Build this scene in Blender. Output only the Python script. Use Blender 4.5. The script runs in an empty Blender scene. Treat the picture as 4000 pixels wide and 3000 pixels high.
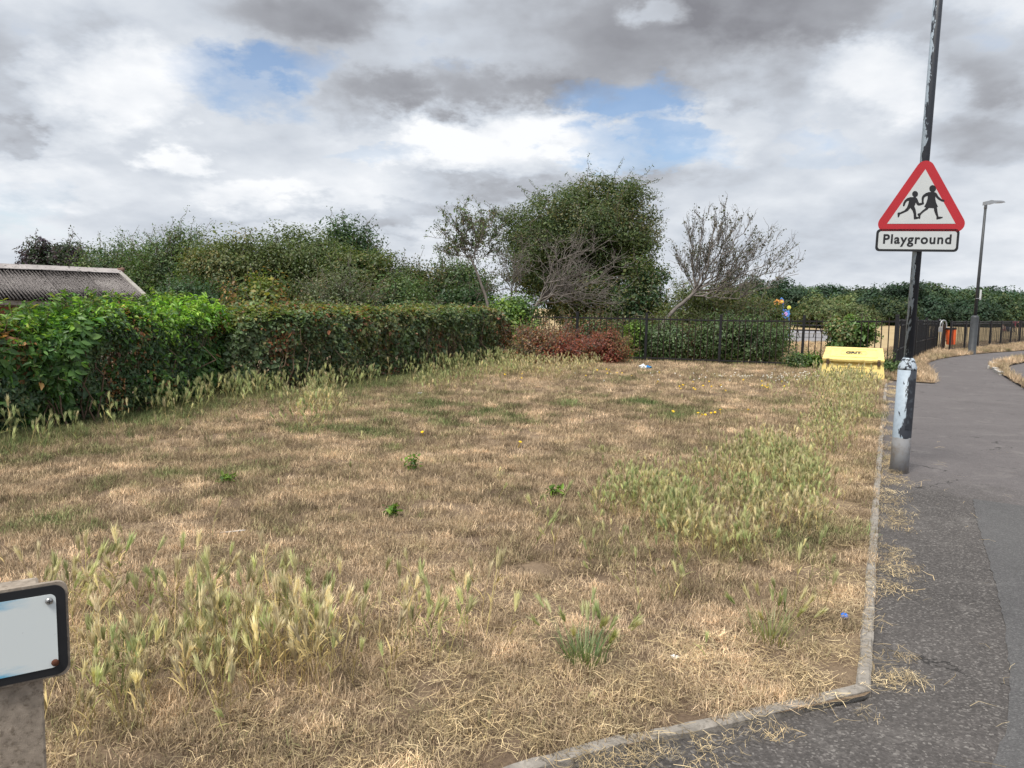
import bpy, bmesh, math, random
import numpy as np
from mathutils import Vector, Matrix
from mathutils.geometry import tessellate_polygon

S = bpy.context.scene
COL = S.collection
R = math.radians

# ------------------------------------------------------------------ camera
CAM_H, F_PX, PITCH, ROLL = 1.5, 3004.0, math.atan(300 / 3004), 0.018
cam_d = bpy.data.cameras.new('camera')
cam = bpy.data.objects.new('camera', cam_d)
COL.objects.link(cam)
cam_d.sensor_width = 36.0
cam_d.lens = 36.0 * F_PX / 4000.0
cam_d.clip_end = 3000.0
_f = Vector((0, math.cos(PITCH), -math.sin(PITCH)))
_u = Vector((0, math.sin(PITCH), math.cos(PITCH)))
_r = Vector((1, 0, 0))
_rr = _r * math.cos(ROLL) + _u * math.sin(ROLL)
_uu = _u * math.cos(ROLL) - _r * math.sin(ROLL)
m = Matrix((( _rr.x, _uu.x, -_f.x), (_rr.y, _uu.y, -_f.y), (_rr.z, _uu.z, -_f.z)))
cam.matrix_world = Matrix.Translation((0, 0, CAM_H)) @ m.to_4x4()
S.camera = cam


def ray(x, y):
    return _f + _rr * ((x - 2000) / F_PX) - _uu * ((y - 1500) / F_PX)


def G(x, y, z=0.0):
    """photo pixel (4000 wide) -> point on the ground plane"""
    d = ray(x, y)
    t = (z - CAM_H) / d.z
    return Vector((d.x * t, d.y * t, z))


def P(x, y, depth):
    """photo pixel -> point at forward distance depth (metres along +Y)"""
    d = ray(x, y)
    t = depth / d.y
    return Vector((d.x * t, depth, CAM_H + d.z * t))


# ------------------------------------------------------------------ light
SUN_EL, SUN_AZ = R(60), R(-148)          # azimuth measured from +Y towards +X
sun_dir = Vector((math.sin(SUN_AZ) * math.cos(SUN_EL), math.cos(SUN_AZ) * math.cos(SUN_EL), math.sin(SUN_EL)))
sd = bpy.data.lights.new('sun', 'SUN')
sd.energy = 2.8
sd.angle = R(18)
sd.color = (1.0, 0.95, 0.87)
sun = bpy.data.objects.new('sun', sd)
COL.objects.link(sun)
sun.rotation_euler = (-sun_dir).to_track_quat('-Z', 'Y').to_euler()
sun.location = (0, 0, 30)

S.render.engine = 'CYCLES'
S.view_settings.view_transform = 'Standard'
S.view_settings.look = 'None'
S.view_settings.exposure = 0.6
S.view_settings.gamma = 1.0
S.view_settings.use_curve_mapping = False
S.cycles.use_denoising = True
S.cycles.max_bounces = 4
S.cycles.diffuse_bounces = 3
S.cycles.transmission_bounces = 4
S.cycles.transparent_max_bounces = 6
S.cycles.caustics_reflective = False
S.cycles.caustics_refractive = False


class NT:
    """tiny node-tree helper"""
    def __init__(self, tree):
        self.t = tree
        self.t.nodes.clear()

    def n(self, typ, **kw):
        nd = self.t.nodes.new(typ)
        ins = kw.pop('i', {})
        for k, v in kw.items():
            setattr(nd, k, v)
        for k, v in ins.items():
            if isinstance(v, bpy.types.NodeSocket):
                self.t.links.new(v, nd.inputs[k])
            else:
                nd.inputs[k].default_value = v
        return nd

    def math(self, op, a, b=None, c=None, clamp=False):
        i = {0: a}
        if b is not None:
            i[1] = b
        if c is not None:
            i[2] = c
        return self.n('ShaderNodeMath', operation=op, use_clamp=clamp, i=i).outputs[0]

    def vmath(self, op, a, b=None):
        i = {0: a}
        if b is not None:
            i[1] = b
        nd = self.n('ShaderNodeVectorMath', operation=op, i=i)
        return nd.outputs['Value'] if op in ('DOT_PRODUCT', 'LENGTH') else nd.outputs[0]

    def noise(self, vec, scale, detail=4.0, rough=0.55, dist=0.0):
        nd = self.n('ShaderNodeTexNoise', i={'Scale': scale, 'Detail': detail, 'Roughness': rough, 'Distortion': dist})
        if vec is not None:
            self.t.links.new(vec, nd.inputs['Vector'])
        return nd

    def ramp(self, fac, stops, interp='LINEAR'):
        nd = self.n('ShaderNodeValToRGB')
        cr = nd.color_ramp
        cr.interpolation = interp
        while len(cr.elements) < len(stops):
            cr.elements.new(0.5)
        for e, (p, c) in zip(cr.elements, stops):
            e.position = p
            e.color = tuple(c) + (1,) if len(c) == 3 else c
        self.t.links.new(fac, nd.inputs[0])
        return nd.outputs[0]

    def mix(self, fac, a, b, blend='MIX'):
        nd = self.n('ShaderNodeMix', data_type='RGBA', blend_type=blend)
        for sock, v in ((nd.inputs[0], fac), (nd.inputs[6], a), (nd.inputs[7], b)):
            if isinstance(v, bpy.types.NodeSocket):
                self.t.links.new(v, sock)
            else:
                sock.default_value = (tuple(v) + (1,)) if isinstance(v, (tuple, list)) and len(v) == 3 else v
        return nd.outputs[2]

    def link(self, a, b):
        self.t.links.new(a, b)


# ------------------------------------------------------------------ sky
W = bpy.data.worlds.new('World')
S.world = W
W.use_nodes = True
w = NT(W.node_tree)
tc = w.n('ShaderNodeTexCoord').outputs['Generated']
nish = w.n('ShaderNodeTexSky', sky_type='NISHITA', sun_disc=False, sun_elevation=SUN_EL, sun_rotation=SUN_AZ,
           altitude=50, air_density=1.0, dust_density=1.0, ozone_density=1.0)
sep = w.n('ShaderNodeSeparateXYZ', i={0: tc})
sx, sy, sz = sep.outputs
zp = w.math('ADD', w.math('MAXIMUM', sz, 0.0), 0.30)
plane = w.n('ShaderNodeCombineXYZ', i={0: w.math('DIVIDE', sx, zp), 1: w.math('DIVIDE', sy, zp), 2: 0.37}).outputs[0]
yp = w.math('MAXIMUM', sy, 0.05)
ab0 = w.n('ShaderNodeCombineXYZ', i={0: w.math('DIVIDE', sx, yp), 1: w.math('DIVIDE', sz, yp), 2: 0.0}).outputs[0]


def snoise(vec, scale, detail, rough, dist=0.0):
    return w.n('ShaderNodeTexNoise', noise_dimensions='2D', i={'Vector': vec, 'Scale': scale, 'Detail': detail, 'Roughness': rough, 'Distortion': dist})


wn = snoise(plane, 3.2, 6, 0.62)
warp2 = w.vmath('MULTIPLY', w.vmath('SUBTRACT', wn.outputs['Color'], (0.5, 0.5, 0.5)), (0.20, 0.13, 0.0))
ab = w.vmath('ADD', ab0, warp2)


def blobs(lst):
    """sum of soft patches of cloud given as (x, y, half width, half height, amount) in 2212-wide photo pixels"""
    tot = None
    for (x, y, hw, hh, amt) in lst:
        d = ray(x * 4000 / 2212, y * 4000 / 2212)
        k = F_PX * 2212 / 4000 / 1.75
        v = w.n('ShaderNodeVectorMath', operation='MULTIPLY_ADD', i={0: ab, 1: (k / hw, k / hh, 0), 2: (-d.x / d.y * k / hw, -d.z / d.y * k / hh, 0)}).outputs[0]
        e = w.n('ShaderNodeTexGradient', gradient_type='SPHERICAL', i={0: v}).outputs['Fac']
        e = w.n('ShaderNodeMapRange', interpolation_type='SMOOTHSTEP', i={0: e, 1: 0.0, 2: 0.62, 3: 0.0, 4: amt}).outputs[0]
        tot = e if tot is None else w.math('ADD', e, tot)
    return tot


bright = blobs([
    (250, 190, 150, 70, .42), (1110, 300, 190, 60, .38), (405, 345, 55, 32, .36), (945, 350, 90, 22, .25),
    (1395, 30, 60, 30, .4), (1920, 165, 120, 60, .3), (1540, 285, 80, 45, .2), (560, 430, 100, 30, .2),
    (100, 390, 120, 45, .18), (80, 290, 90, 24, .15),
    (1120, 110, 380, 110, -.32), (1080, 205, 210, 40, -.2), (1690, 5, 250, 75, -.4), (2130, 105, 130, 70, -.3),
    (660, 20, 160, 50, -.26), (820, 225, 120, 42, -.22), (40, 110, 190, 70, -.14),
    (20, 290, 40, 30, -.25), (1130, 372, 220, 34, -.2), (760, 465, 240, 22, -.18), (2130, 300, 130, 45, -.16)])
blue = blobs([(1370, 205, 130, 36, .95), (1400, 315, 130, 34, .95), (480, 190, 140, 55, .85), (640, 150, 90, 30, .75),
              (810, 330, 110, 22, .5), (1760, 315, 90, 26, .4), (1440, 260, 50, 50, .6), (20, 440, 110, 50, .5)])
n1 = snoise(plane, 1.6, 7, 0.55, 0.0).outputs['Fac']
n2 = snoise(w.vmath('ADD', plane, (7.3, 2.1, 0)), 5.0, 4, 0.52).outputs['Fac']
det = w.math('ADD', w.math('MULTIPLY', w.math('SUBTRACT', n1, 0.5), 0.95), w.math('MULTIPLY', w.math('SUBTRACT', n2, 0.5), 0.46))
B = w.math('ADD', w.math('ADD', 0.66, det), bright, clamp=True)
cloud = w.ramp(B, [(0.0, (1.65, 1.67, 1.85)), (0.28, (2.65, 2.75, 3.0)), (0.55, (4.1, 4.4, 4.85)), (0.78, (5.2, 5.45, 5.8)), (1.0, (6.5, 6.6, 6.75))])
gap = w.math('ADD', w.math('MULTIPLY', w.math('SUBTRACT', wn.outputs['Fac'], 0.66), 2.6), w.math('MULTIPLY', w.math('SUBTRACT', n2, 0.5), 1.0))
K = w.math('ADD', w.math('MAXIMUM', gap, -0.22), blue, clamp=True)
K = w.math('SUBTRACT', K, w.math('MULTIPLY', w.math('MAXIMUM', bright, 0.0), 0.9), clamp=True)
K = w.math('MULTIPLY', K, 0.85)
nish2 = w.mix(1.0, nish.outputs[0], (.88, .93, .99), 'MULTIPLY')
skyc = w.mix(K, cloud, nish2)
bg = w.n('ShaderNodeBackground', i={'Color': skyc, 'Strength': 0.1})
w.link(bg.outputs[0], w.n('ShaderNodeOutputWorld').inputs[0])

# ------------------------------------------------------------------ helpers
rng0 = np.random.default_rng(7)


def tag(o, label=None, cat=None, group=None, kind=None):
    if label:
        o['label'] = label
    if cat:
        o['category'] = cat
    if group:
        o['group'] = group
    if kind:
        o['kind'] = kind
    return o


def empty(name, loc=(0, 0, 0), rz=0.0):
    o = bpy.data.objects.new(name, None)
    COL.objects.link(o)
    o.location = loc
    o.rotation_euler = (0, 0, rz)
    o.empty_display_size = 0.1
    return o


def link(name, me, parent=None, loc=(0, 0, 0), rot=(0, 0, 0), scale=(1, 1, 1)):
    o = bpy.data.objects.new(name, me)
    COL.objects.link(o)
    o.location, o.rotation_euler, o.scale = loc, rot, scale
    if parent:
        o.parent = parent
    return o


def setmats(me, mats):
    for mm in (mats if isinstance(mats, (list, tuple)) else [mats]):
        me.materials.append(mm)


def from_bm(name, bm, mats, smooth=False):
    me = bpy.data.meshes.new(name)
    bmesh.ops.recalc_face_normals(bm, faces=bm.faces)
    bm.to_mesh(me)
    bm.free()
    setmats(me, mats)
    if smooth:
        me.polygons.foreach_set('use_smooth', [True] * len(me.polygons))
    return me


def part(name, bm, mats, parent=None, smooth=False, loc=(0, 0, 0), rot=(0, 0, 0)):
    return link(name, from_bm(name, bm, mats, smooth), parent, loc, rot)


def np_mesh(name, verts, loops, sizes, mats, col=None, smooth=False):
    me = bpy.data.meshes.new(name)
    nv, nl, npol = len(verts), len(loops), len(sizes)
    me.vertices.add(nv)
    me.vertices.foreach_set('co', np.ascontiguousarray(verts, dtype=np.float32).ravel())
    me.loops.add(nl)
    me.loops.foreach_set('vertex_index', np.ascontiguousarray(loops, dtype=np.int32))
    me.polygons.add(npol)
    starts = np.zeros(npol, dtype=np.int32)
    starts[1:] = np.cumsum(sizes)[:-1]
    me.polygons.foreach_set('loop_start', starts)
    me.update(calc_edges=True)
    me.validate()
    setmats(me, mats)
    if col is not None:
        a = me.attributes.new('col', 'FLOAT_COLOR', 'FACE')
        c4 = np.ones((npol, 4), dtype=np.float32)
        c4[:, :3] = col
        a.data.foreach_set('color', c4.ravel())
    if smooth:
        me.polygons.foreach_set('use_smooth', np.ones(npol, dtype=bool))
    return me


def box(bm, c, size, rot=None, bevel=0.0):
    g = bmesh.ops.create_cube(bm, size=1.0)
    vs = g['verts']
    M = Matrix.Translation(c) @ (rot.to_4x4() if rot else Matrix.Identity(4)) @ Matrix.Diagonal((size[0], size[1], size[2], 1))
    bmesh.ops.transform(bm, matrix=M, verts=vs)
    if bevel:
        es = list({e for v in vs for e in v.link_edges})
        bmesh.ops.bevel(bm, geom=es, offset=bevel, segments=2, affect='EDGES', profile=0.5)


def lathe(bm, prof, n=20, cap=True):
    rings = []
    for (rr, z) in prof:
        rings.append([bm.verts.new((rr * math.cos(2 * math.pi * k / n), rr * math.sin(2 * math.pi * k / n), z)) for k in range(n)])
    for a, b in zip(rings, rings[1:]):
        for k in range(n):
            bm.faces.new((a[k], a[(k + 1) % n], b[(k + 1) % n], b[k]))
    if cap:
        bm.faces.new(rings[0][::-1])
        bm.faces.new(rings[-1])


def tube(bm, pts, rad, n=10, cap=True):
    pts = [Vector(p) for p in pts]
    rad = rad if isinstance(rad, (list, tuple)) else [rad] * len(pts)
    rings = []
    up = Vector((0, 0, 1))
    prev = None
    for i, p in enumerate(pts):
        d = (pts[min(i + 1, len(pts) - 1)] - pts[max(i - 1, 0)]).normalized()
        if prev is None:
            s = d.cross(up)
            if s.length < 1e-3:
                s = d.cross(Vector((1, 0, 0)))
        else:
            s = prev - d * prev.dot(d)
        s.normalize()
        prev = s
        t = d.cross(s)
        rings.append([bm.verts.new(p + (s * math.cos(2 * math.pi * k / n) + t * math.sin(2 * math.pi * k / n)) * rad[i]) for k in range(n)])
    for a, b in zip(rings, rings[1:]):
        for k in range(n):
            bm.faces.new((a[k], a[(k + 1) % n], b[(k + 1) % n], b[k]))
    if cap:
        bm.faces.new(rings[0][::-1])
        bm.faces.new(rings[-1])


def slab(bm, poly, z0, z1, xf=None):
    """extrude a 2-D polygon (concave allowed) between z0 and z1; xf maps a Vector"""
    xf = xf or (lambda v: v)
    tri = tessellate_polygon([[Vector((p[0], p[1], 0)) for p in poly]])
    lo = [bm.verts.new(xf(Vector((p[0], p[1], z0)))) for p in poly]
    hi = [bm.verts.new(xf(Vector((p[0], p[1], z1)))) for p in poly]
    for t in tri:
        try:
            bm.faces.new([hi[k] for k in t])
            bm.faces.new([lo[k] for k in t][::-1])
        except ValueError:
            pass
    n = len(poly)
    for k in range(n):
        bm.faces.new((lo[k], lo[(k + 1) % n], hi[(k + 1) % n], hi[k]))


def sheet(name, poly, z, mat, parent=None):
    bm = bmesh.new()
    tri = tessellate_polygon([[Vector((p[0], p[1], 0)) for p in poly]])
    vs = [bm.verts.new((p[0], p[1], z)) for p in poly]
    for t in tri:
        try:
            bm.faces.new([vs[k] for k in t])
        except ValueError:
            pass
    bmesh.ops.recalc_face_normals(bm, faces=bm.faces)
    for f in bm.faces:
        if f.normal.z < 0:
            f.normal_flip()
    me = bpy.data.meshes.new(name)
    bm.to_mesh(me)
    bm.free()
    setmats(me, mat)
    return tag(link(name, me, parent), kind='structure')


def rrect(w_, h_, r_, n=6):
    pts = []
    for (cx, cy, a0) in ((w_ / 2 - r_, h_ / 2 - r_, 0), (-w_ / 2 + r_, h_ / 2 - r_, 90), (-w_ / 2 + r_, -h_ / 2 + r_, 180), (w_ / 2 - r_, -h_ / 2 + r_, 270)):
        for k in range(n + 1):
            a = R(a0 + 90 * k / n)
            pts.append((cx + r_ * math.cos(a), cy + r_ * math.sin(a)))
    return pts


def text_mesh(name, s, size, depth, mat, bold=0.0, space=1.0):
    cu = bpy.data.curves.new(name, 'FONT')
    cu.body = s
    cu.size = size
    cu.extrude = depth
    cu.offset = bold
    cu.space_character = space
    cu.align_x = 'CENTER'
    cu.align_y = 'CENTER'
    tmp = bpy.data.objects.new(name, cu)
    COL.objects.link(tmp)
    dg = bpy.context.evaluated_depsgraph_get()
    me = bpy.data.meshes.new_from_object(tmp.evaluated_get(dg))
    bpy.data.objects.remove(tmp)
    bpy.data.curves.remove(cu)
    me.materials.clear()
    me.materials.append(mat)
    return me


# value noise in numpy
def vnoise(x, y, seed=0):
    x = np.asarray(x, dtype=np.float64)
    y = np.asarray(y, dtype=np.float64)
    xi, yi = np.floor(x), np.floor(y)
    fx, fy = x - xi, y - yi
    fx, fy = fx * fx * (3 - 2 * fx), fy * fy * (3 - 2 * fy)

    def h(a, b):
        v = np.sin(a * 127.1 + b * 311.7 + seed * 74.7) * 43758.5453
        return v - np.floor(v)
    return (h(xi, yi) * (1 - fx) + h(xi + 1, yi) * fx) * (1 - fy) + (h(xi, yi + 1) * (1 - fx) + h(xi + 1, yi + 1) * fx) * fy


def fbm(x, y, seed=0, oct=4):
    t, a, tot = 0, 1.0, 0
    for o in range(oct):
        t = t + a * vnoise(np.asarray(x) * 2 ** o, np.asarray(y) * 2 ** o, seed + o * 13)
        tot += a
        a *= 0.5
    return t / tot


def inpoly(x, y, poly):
    x, y = np.asarray(x), np.asarray(y)
    c = np.zeros(x.shape, dtype=bool)
    n = len(poly)
    for k in range(n):
        x0, y0 = poly[k][0], poly[k][1]
        x1, y1 = poly[(k + 1) % n][0], poly[(k + 1) % n][1]
        if y0 == y1:
            continue
        cond = ((y0 > y) != (y1 > y)) & (x < (x1 - x0) * (y - y0) / (y1 - y0) + x0)
        c ^= cond
    return c


def polydist(x, y, line):
    """distance of points to a polyline"""
    best = np.full(np.shape(x), 1e9)
    for a, b in zip(line, line[1:]):
        ax, ay, bx, by = a[0], a[1], b[0], b[1]
        L2 = (bx - ax) ** 2 + (by - ay) ** 2 + 1e-9
        t = np.clip(((x - ax) * (bx - ax) + (y - ay) * (by - ay)) / L2, 0, 1)
        best = np.minimum(best, np.hypot(x - ax - t * (bx - ax), y - ay - t * (by - ay)))
    return best


# ------------------------------------------------------------------ materials
def mat(name):
    mm = bpy.data.materials.new(name)
    mm.use_nodes = True
    return mm, NT(mm.node_tree)


def finish(nt, color, rough=0.8, bump=None, bstr=0.3, bdist=0.01, spec=0.3, metal=0.0):
    p = nt.n('ShaderNodeBsdfPrincipled', i={'Metallic': metal, 'Specular IOR Level': spec})
    for k, v in (('Base Color', color), ('Roughness', rough)):
        if isinstance(v, bpy.types.NodeSocket):
            nt.link(v, p.inputs[k])
        else:
            p.inputs[k].default_value = (tuple(v) + (1,)) if isinstance(v, (tuple, list)) and len(v) == 3 else v
    if bump is not None:
        b = nt.n('ShaderNodeBump', i={'Strength': bstr, 'Distance': bdist, 'Height': bump})
        nt.link(b.outputs[0], p.inputs['Normal'])
    nt.link(p.outputs[0], nt.n('ShaderNodeOutputMaterial').inputs[0])
    return p


def simple(name, color, rough=0.6, var=0.12, scale=8.0, bump=0.15, metal=0.0, spec=0.4, dirt=None, dirt_amt=0.3):
    mm, nt = mat(name)
    co = nt.n('ShaderNodeTexCoord').outputs['Object']
    nz = nt.noise(co, scale, 5, 0.6).outputs['Fac']
    lo = tuple(c * (1 - var) for c in color)
    hi = tuple(min(1, c * (1 + var)) for c in color)
    c = nt.ramp(nz, [(0.3, lo), (0.7, hi)])
    if dirt:
        nz2 = nt.noise(co, scale * 2.3, 8, 0.65).outputs['Fac']
        f = nt.ramp(nz2, [(0.52, (0, 0, 0)), (0.68, (dirt_amt,) * 3)])
        c = nt.mix(f, c, dirt)
    fine = nt.noise(co, scale * 12, 4, 0.6).outputs['Fac']
    finish(nt, c, rough, fine, bump, 0.002, spec, metal)
    return mm


def leaf_mat(name, trans=0.35, rough=0.45, spec=0.25):
    """leaf surface: diffuse + light through the blade + a little gloss, colour from the leaf's own colour attribute"""
    mm, nt = mat(name)
    a = nt.n('ShaderNodeAttribute', attribute_name='col').outputs['Color']
    dif = nt.n('ShaderNodeBsdfDiffuse', i={'Color': a})
    tcol = nt.mix(1.0, a, (1.25, 1.35, 0.6), 'MULTIPLY')
    tr = nt.n('ShaderNodeBsdfTranslucent', i={'Color': tcol})
    s1 = nt.n('ShaderNodeMixShader', i={0: trans, 1: dif.outputs[0], 2: tr.outputs[0]})
    gl = nt.n('ShaderNodeBsdfGlossy', i={'Roughness': rough, 'Color': (1, 1, 1, 1)})
    s2 = nt.n('ShaderNodeMixShader', i={0: spec * 0.09, 1: s1.outputs[0], 2: gl.outputs[0]})
    nt.link(s2.outputs[0], nt.n('ShaderNodeOutputMaterial').inputs[0])
    return mm


def grass_mat(name, stops, head=None, trans=0.3):
    """colour picked along a ramp by each tuft's own tint; heads (part attribute) use a second ramp"""
    mm, nt = mat(name)
    ti = nt.n('ShaderNodeAttribute', attribute_name='tint', attribute_type='INSTANCER').outputs['Fac']
    jit = nt.n('ShaderNodeAttribute', attribute_name='jit').outputs['Fac']
    f = nt.math('ADD', ti, nt.math('MULTIPLY', nt.math('SUBTRACT', jit, 0.5), 0.35), clamp=True)
    c = nt.ramp(f, stops)
    if head:
        pt = nt.n('ShaderNodeAttribute', attribute_name='part').outputs['Fac']
        c = nt.mix(pt, c, nt.ramp(f, head))
    br = nt.math('MULTIPLY', nt.math('MULTIPLY_ADD', jit, 1.1, 0.42), nt.n('ShaderNodeAttribute', attribute_name='val', attribute_type='INSTANCER').outputs['Fac'])
    c = nt.mix(1.0, c, nt.n('ShaderNodeCombineColor', i={0: br, 1: br, 2: br}).outputs[0], 'MULTIPLY')
    dif = nt.n('ShaderNodeBsdfDiffuse', i={'Color': c})
    tr = nt.n('ShaderNodeBsdfTranslucent', i={'Color': c})
    s1 = nt.n('ShaderNodeMixShader', i={0: trans, 1: dif.outputs[0], 2: tr.outputs[0]})
    nt.link(s1.outputs[0], nt.n('ShaderNodeOutputMaterial').inputs[0])
    return mm


def ground_mat(name, stops, scale=0.6, fine=60.0, bump=0.6):
    mm, nt = mat(name)
    co = nt.n('ShaderNodeTexCoord').outputs['Object']
    big = nt.noise(co, scale, 6, 0.6).outputs['Fac']
    fn = nt.noise(co, fine, 6, 0.7).outputs['Fac']
    f = nt.math('ADD', nt.math('MULTIPLY', big, 0.65), nt.math('MULTIPLY', fn, 0.35))
    c = nt.ramp(f, stops)
    finish(nt, c, 0.95, fn, bump, 0.02, 0.1)
    return mm


def tarmac_mat(name, lo, hi, chip, chip_scale=95.0, chip_amt=0.5, stain=0.25):
    mm, nt = mat(name)
    co = nt.n('ShaderNodeTexCoord').outputs['Object']
    big = nt.noise(co, 0.9, 7, 0.62, 0.4).outputs['Fac']
    c = nt.ramp(big, [(0.25, lo), (0.75, hi)])
    vo = nt.n('ShaderNodeTexVoronoi', i={'Scale': chip_scale})
    nt.link(co, vo.inputs['Vector'])
    stone = nt.ramp(nt.n('ShaderNodeSeparateColor', i={0: vo.outputs['Color']}).outputs[0],
                    [(0.0, tuple(x * 0.45 for x in lo)), (0.55, lo), (0.85, hi), (1.0, chip)])
    c = nt.mix(chip_amt, c, stone)
    st = nt.noise(co, 2.3, 8, 0.7, 0.8).outputs['Fac']
    c = nt.mix(nt.ramp(st, [(0.56, (0, 0, 0)), (0.74, (stain,) * 3)]), c, chip)
    st2 = nt.noise(co, 5.1, 6, 0.7, 0.4).outputs['Fac']
    c = nt.mix(nt.ramp(st2, [(0.60, (0, 0, 0)), (0.72, (0.35,) * 3)]), c, tuple(x * 0.4 for x in lo))
    h = nt.math('ADD', vo.outputs['Distance'], nt.math('MULTIPLY', nt.noise(co, 260, 3, 0.6).outputs['Fac'], 0.4))
    finish(nt, c, 0.88, h, 0.55, 0.006, 0.25)
    return mm


def path_mat(name, p0, p1):
    """worn coarse tarmac that passes into a smoother, paler older surface beyond the line p0-p1"""
    mm, nt = mat(name)
    co = nt.n('ShaderNodeTexCoord').outputs['Object']
    d = (p1 - p0).normalized()
    nv = Vector((-d.y, d.x, 0))
    sd_ = nt.math('SUBTRACT', nt.vmath('DOT_PRODUCT', co, tuple(nv)), nv.dot(p0))
    wob = nt.noise(co, 1.6, 6, 0.65).outputs['Fac']
    f = nt.math('ADD', nt.math('MULTIPLY', sd_, 1.1), nt.math('MULTIPLY_ADD', wob, 2.2, -0.8), clamp=True)
    lo, hi, chip = (.070, .064, .061), (.125, .114, .108), (.30, .28, .26)
    lo2, hi2, chip2 = (.112, .101, .101), (.160, .146, .145), (.25, .23, .225)
    big_ = nt.noise(co, 0.9, 7, 0.62, 0.4).outputs['Fac']
    c = nt.mix(f, nt.ramp(big_, [(0.25, lo), (0.75, hi)]), nt.ramp(big_, [(0.25, lo2), (0.75, hi2)]))
    vo = nt.n('ShaderNodeTexVoronoi', i={'Scale': 110.0})
    nt.link(co, vo.inputs['Vector'])
    rnd = nt.n('ShaderNodeSeparateColor', i={0: vo.outputs['Color']}).outputs[0]
    st_a = nt.ramp(rnd, [(0.0, tuple(x * 0.4 for x in lo)), (0.55, lo), (0.86, hi), (1.0, chip)])
    st_b = nt.ramp(rnd, [(0.0, tuple(x * 0.6 for x in lo2)), (0.5, lo2), (0.85, hi2), (1.0, chip2)])
    c = nt.mix(nt.math('MULTIPLY_ADD', f, -0.2, 0.5), c, nt.mix(f, st_a, st_b))
    st = nt.noise(co, 2.3, 8, 0.7, 0.8).outputs['Fac']
    c = nt.mix(nt.ramp(st, [(0.54, (0, 0, 0)), (0.74, (.34,) * 3)]), c, chip)
    st2 = nt.noise(co, 5.1, 6, 0.7, 0.4).outputs['Fac']
    c = nt.mix(nt.ramp(st2, [(0.58, (0, 0, 0)), (0.72, (0.4,) * 3)]), c, tuple(x * 0.4 for x in lo))
    v2 = nt.n('ShaderNodeTexVoronoi', feature='DISTANCE_TO_EDGE', i={'Scale': 0.42})
    nt.link(nt.vmath('ADD', co, nt.vmath('MULTIPLY', nt.noise(co, 2.5, 5, 0.6).outputs['Color'], (.8, .8, 0))), v2.inputs['Vector'])
    crack = nt.math('MULTIPLY', nt.math('LESS_THAN', v2.outputs['Distance'], 0.0035), nt.math('GREATER_THAN', big_, 0.52))
    c = nt.mix(nt.math('MULTIPLY', crack, 0.7), c, (.02, .019, .018))
    h = nt.math('ADD', vo.outputs['Distance'], nt.math('MULTIPLY', nt.noise(co, 260, 3, 0.6).outputs['Fac'], 0.4))
    h = nt.math('SUBTRACT', h, crack)
    finish(nt, c, 0.88, h, 0.5, 0.006, 0.25)
    return mm


def peel_mat(name, dark, pale, bias, axis=0, vscale=(9, 9, 3.2), galv=None, galv_z=0.0, shift=0.0):
    """old pale paint with a dark coat flaking off; the dark coat survives towards +axis"""
    mm, nt = mat(name)
    co = nt.n('ShaderNodeTexCoord').outputs['Object']
    sp = nt.n('ShaderNodeSeparateXYZ', i={0: co})
    v = nt.vmath('MULTIPLY', co, vscale)
    n_a = nt.noise(v, 1.6, 7, 0.62, 0.5).outputs['Fac']
    n_b = nt.noise(v, 6.0, 5, 0.6, 0.2).outputs['Fac']
    f = nt.math('ADD', nt.math('MULTIPLY', nt.math('SUBTRACT', n_a, 0.5), 1.7), nt.math('MULTIPLY_ADD', nt.math('SUBTRACT', n_b, 0.5), 0.6, shift))
    f = nt.math('ADD', f, nt.math('MULTIPLY', sp.outputs[axis], bias))
    edge = nt.ramp(f, [(0.0, (0, 0, 0)), (0.5, (0, 0, 0)), (0.512, (1, 1, 1))]) if False else nt.math('GREATER_THAN', f, 0.02)
    grime = nt.noise(co, 30, 5, 0.6).outputs['Fac']
    pc = nt.mix(nt.ramp(grime, [(0.4, (0, 0, 0)), (0.8, (.5, .5, .5))]), pale, tuple(x * 0.6 for x in pale))
    dc = nt.mix(nt.ramp(grime, [(0.35, (0, 0, 0)), (0.8, (.5, .5, .5))]), dark, tuple(x * 1.7 for x in dark))
    c = nt.mix(edge, pc, dc)
    if galv:
        g = nt.math('LESS_THAN', nt.math('ADD', sp.outputs[2], nt.math('MULTIPLY', n_a, 0.05)), galv_z)
        gn = nt.noise(co, 9, 6, 0.65).outputs['Fac']
        gc = nt.mix(nt.ramp(gn, [(0.45, (0, 0, 0)), (0.65, (.6, .6, .6))]), galv, (.20, .15, .10))
        c = nt.mix(g, c, gc)
        edge = nt.math('MULTIPLY', edge, nt.math('SUBTRACT', 1.0, g))
    finish(nt, c, 0.5, nt.math('ADD', edge, nt.math('MULTIPLY', grime, 0.2)), 0.6, 0.0025, 0.4)
    return mm


M = {}
M['leaf'] = leaf_mat('leaf_surface')
M['leaf_far'] = leaf_mat('far_leaf_surface', 0.25, 0.6, 0.15)
M['bark'] = simple('bark', (.16, .13, .11), 0.9, 0.35, 12, 0.5)
M['twig_grey'] = simple('weathered_twig', (.17, .15, .135), 0.9, 0.3, 10, 0.4)
M['twig_brown'] = simple('brown_twig', (.14, .095, .065), 0.9, 0.3, 10, 0.4)
M['soil'] = ground_mat('thatch_and_soil', [(0.30, (.085, .06, .042)), (0.45, (.16, .115, .08)), (0.58, (.25, .185, .125)), (0.75, (.36, .275, .18))], 0.9, 75)
M['field'] = ground_mat('dry_field', [(0.3, (.30, .225, .125)), (0.5, (.42, .32, .18)), (0.7, (.48, .375, .215))], 0.09, 6, 0.4)
M['tarmac3'] = tarmac_mat('newer_tarmac', (.085, .083, .084), (.130, .127, .126), (.22, .215, .21), 150, 0.38, 0.22)
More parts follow.
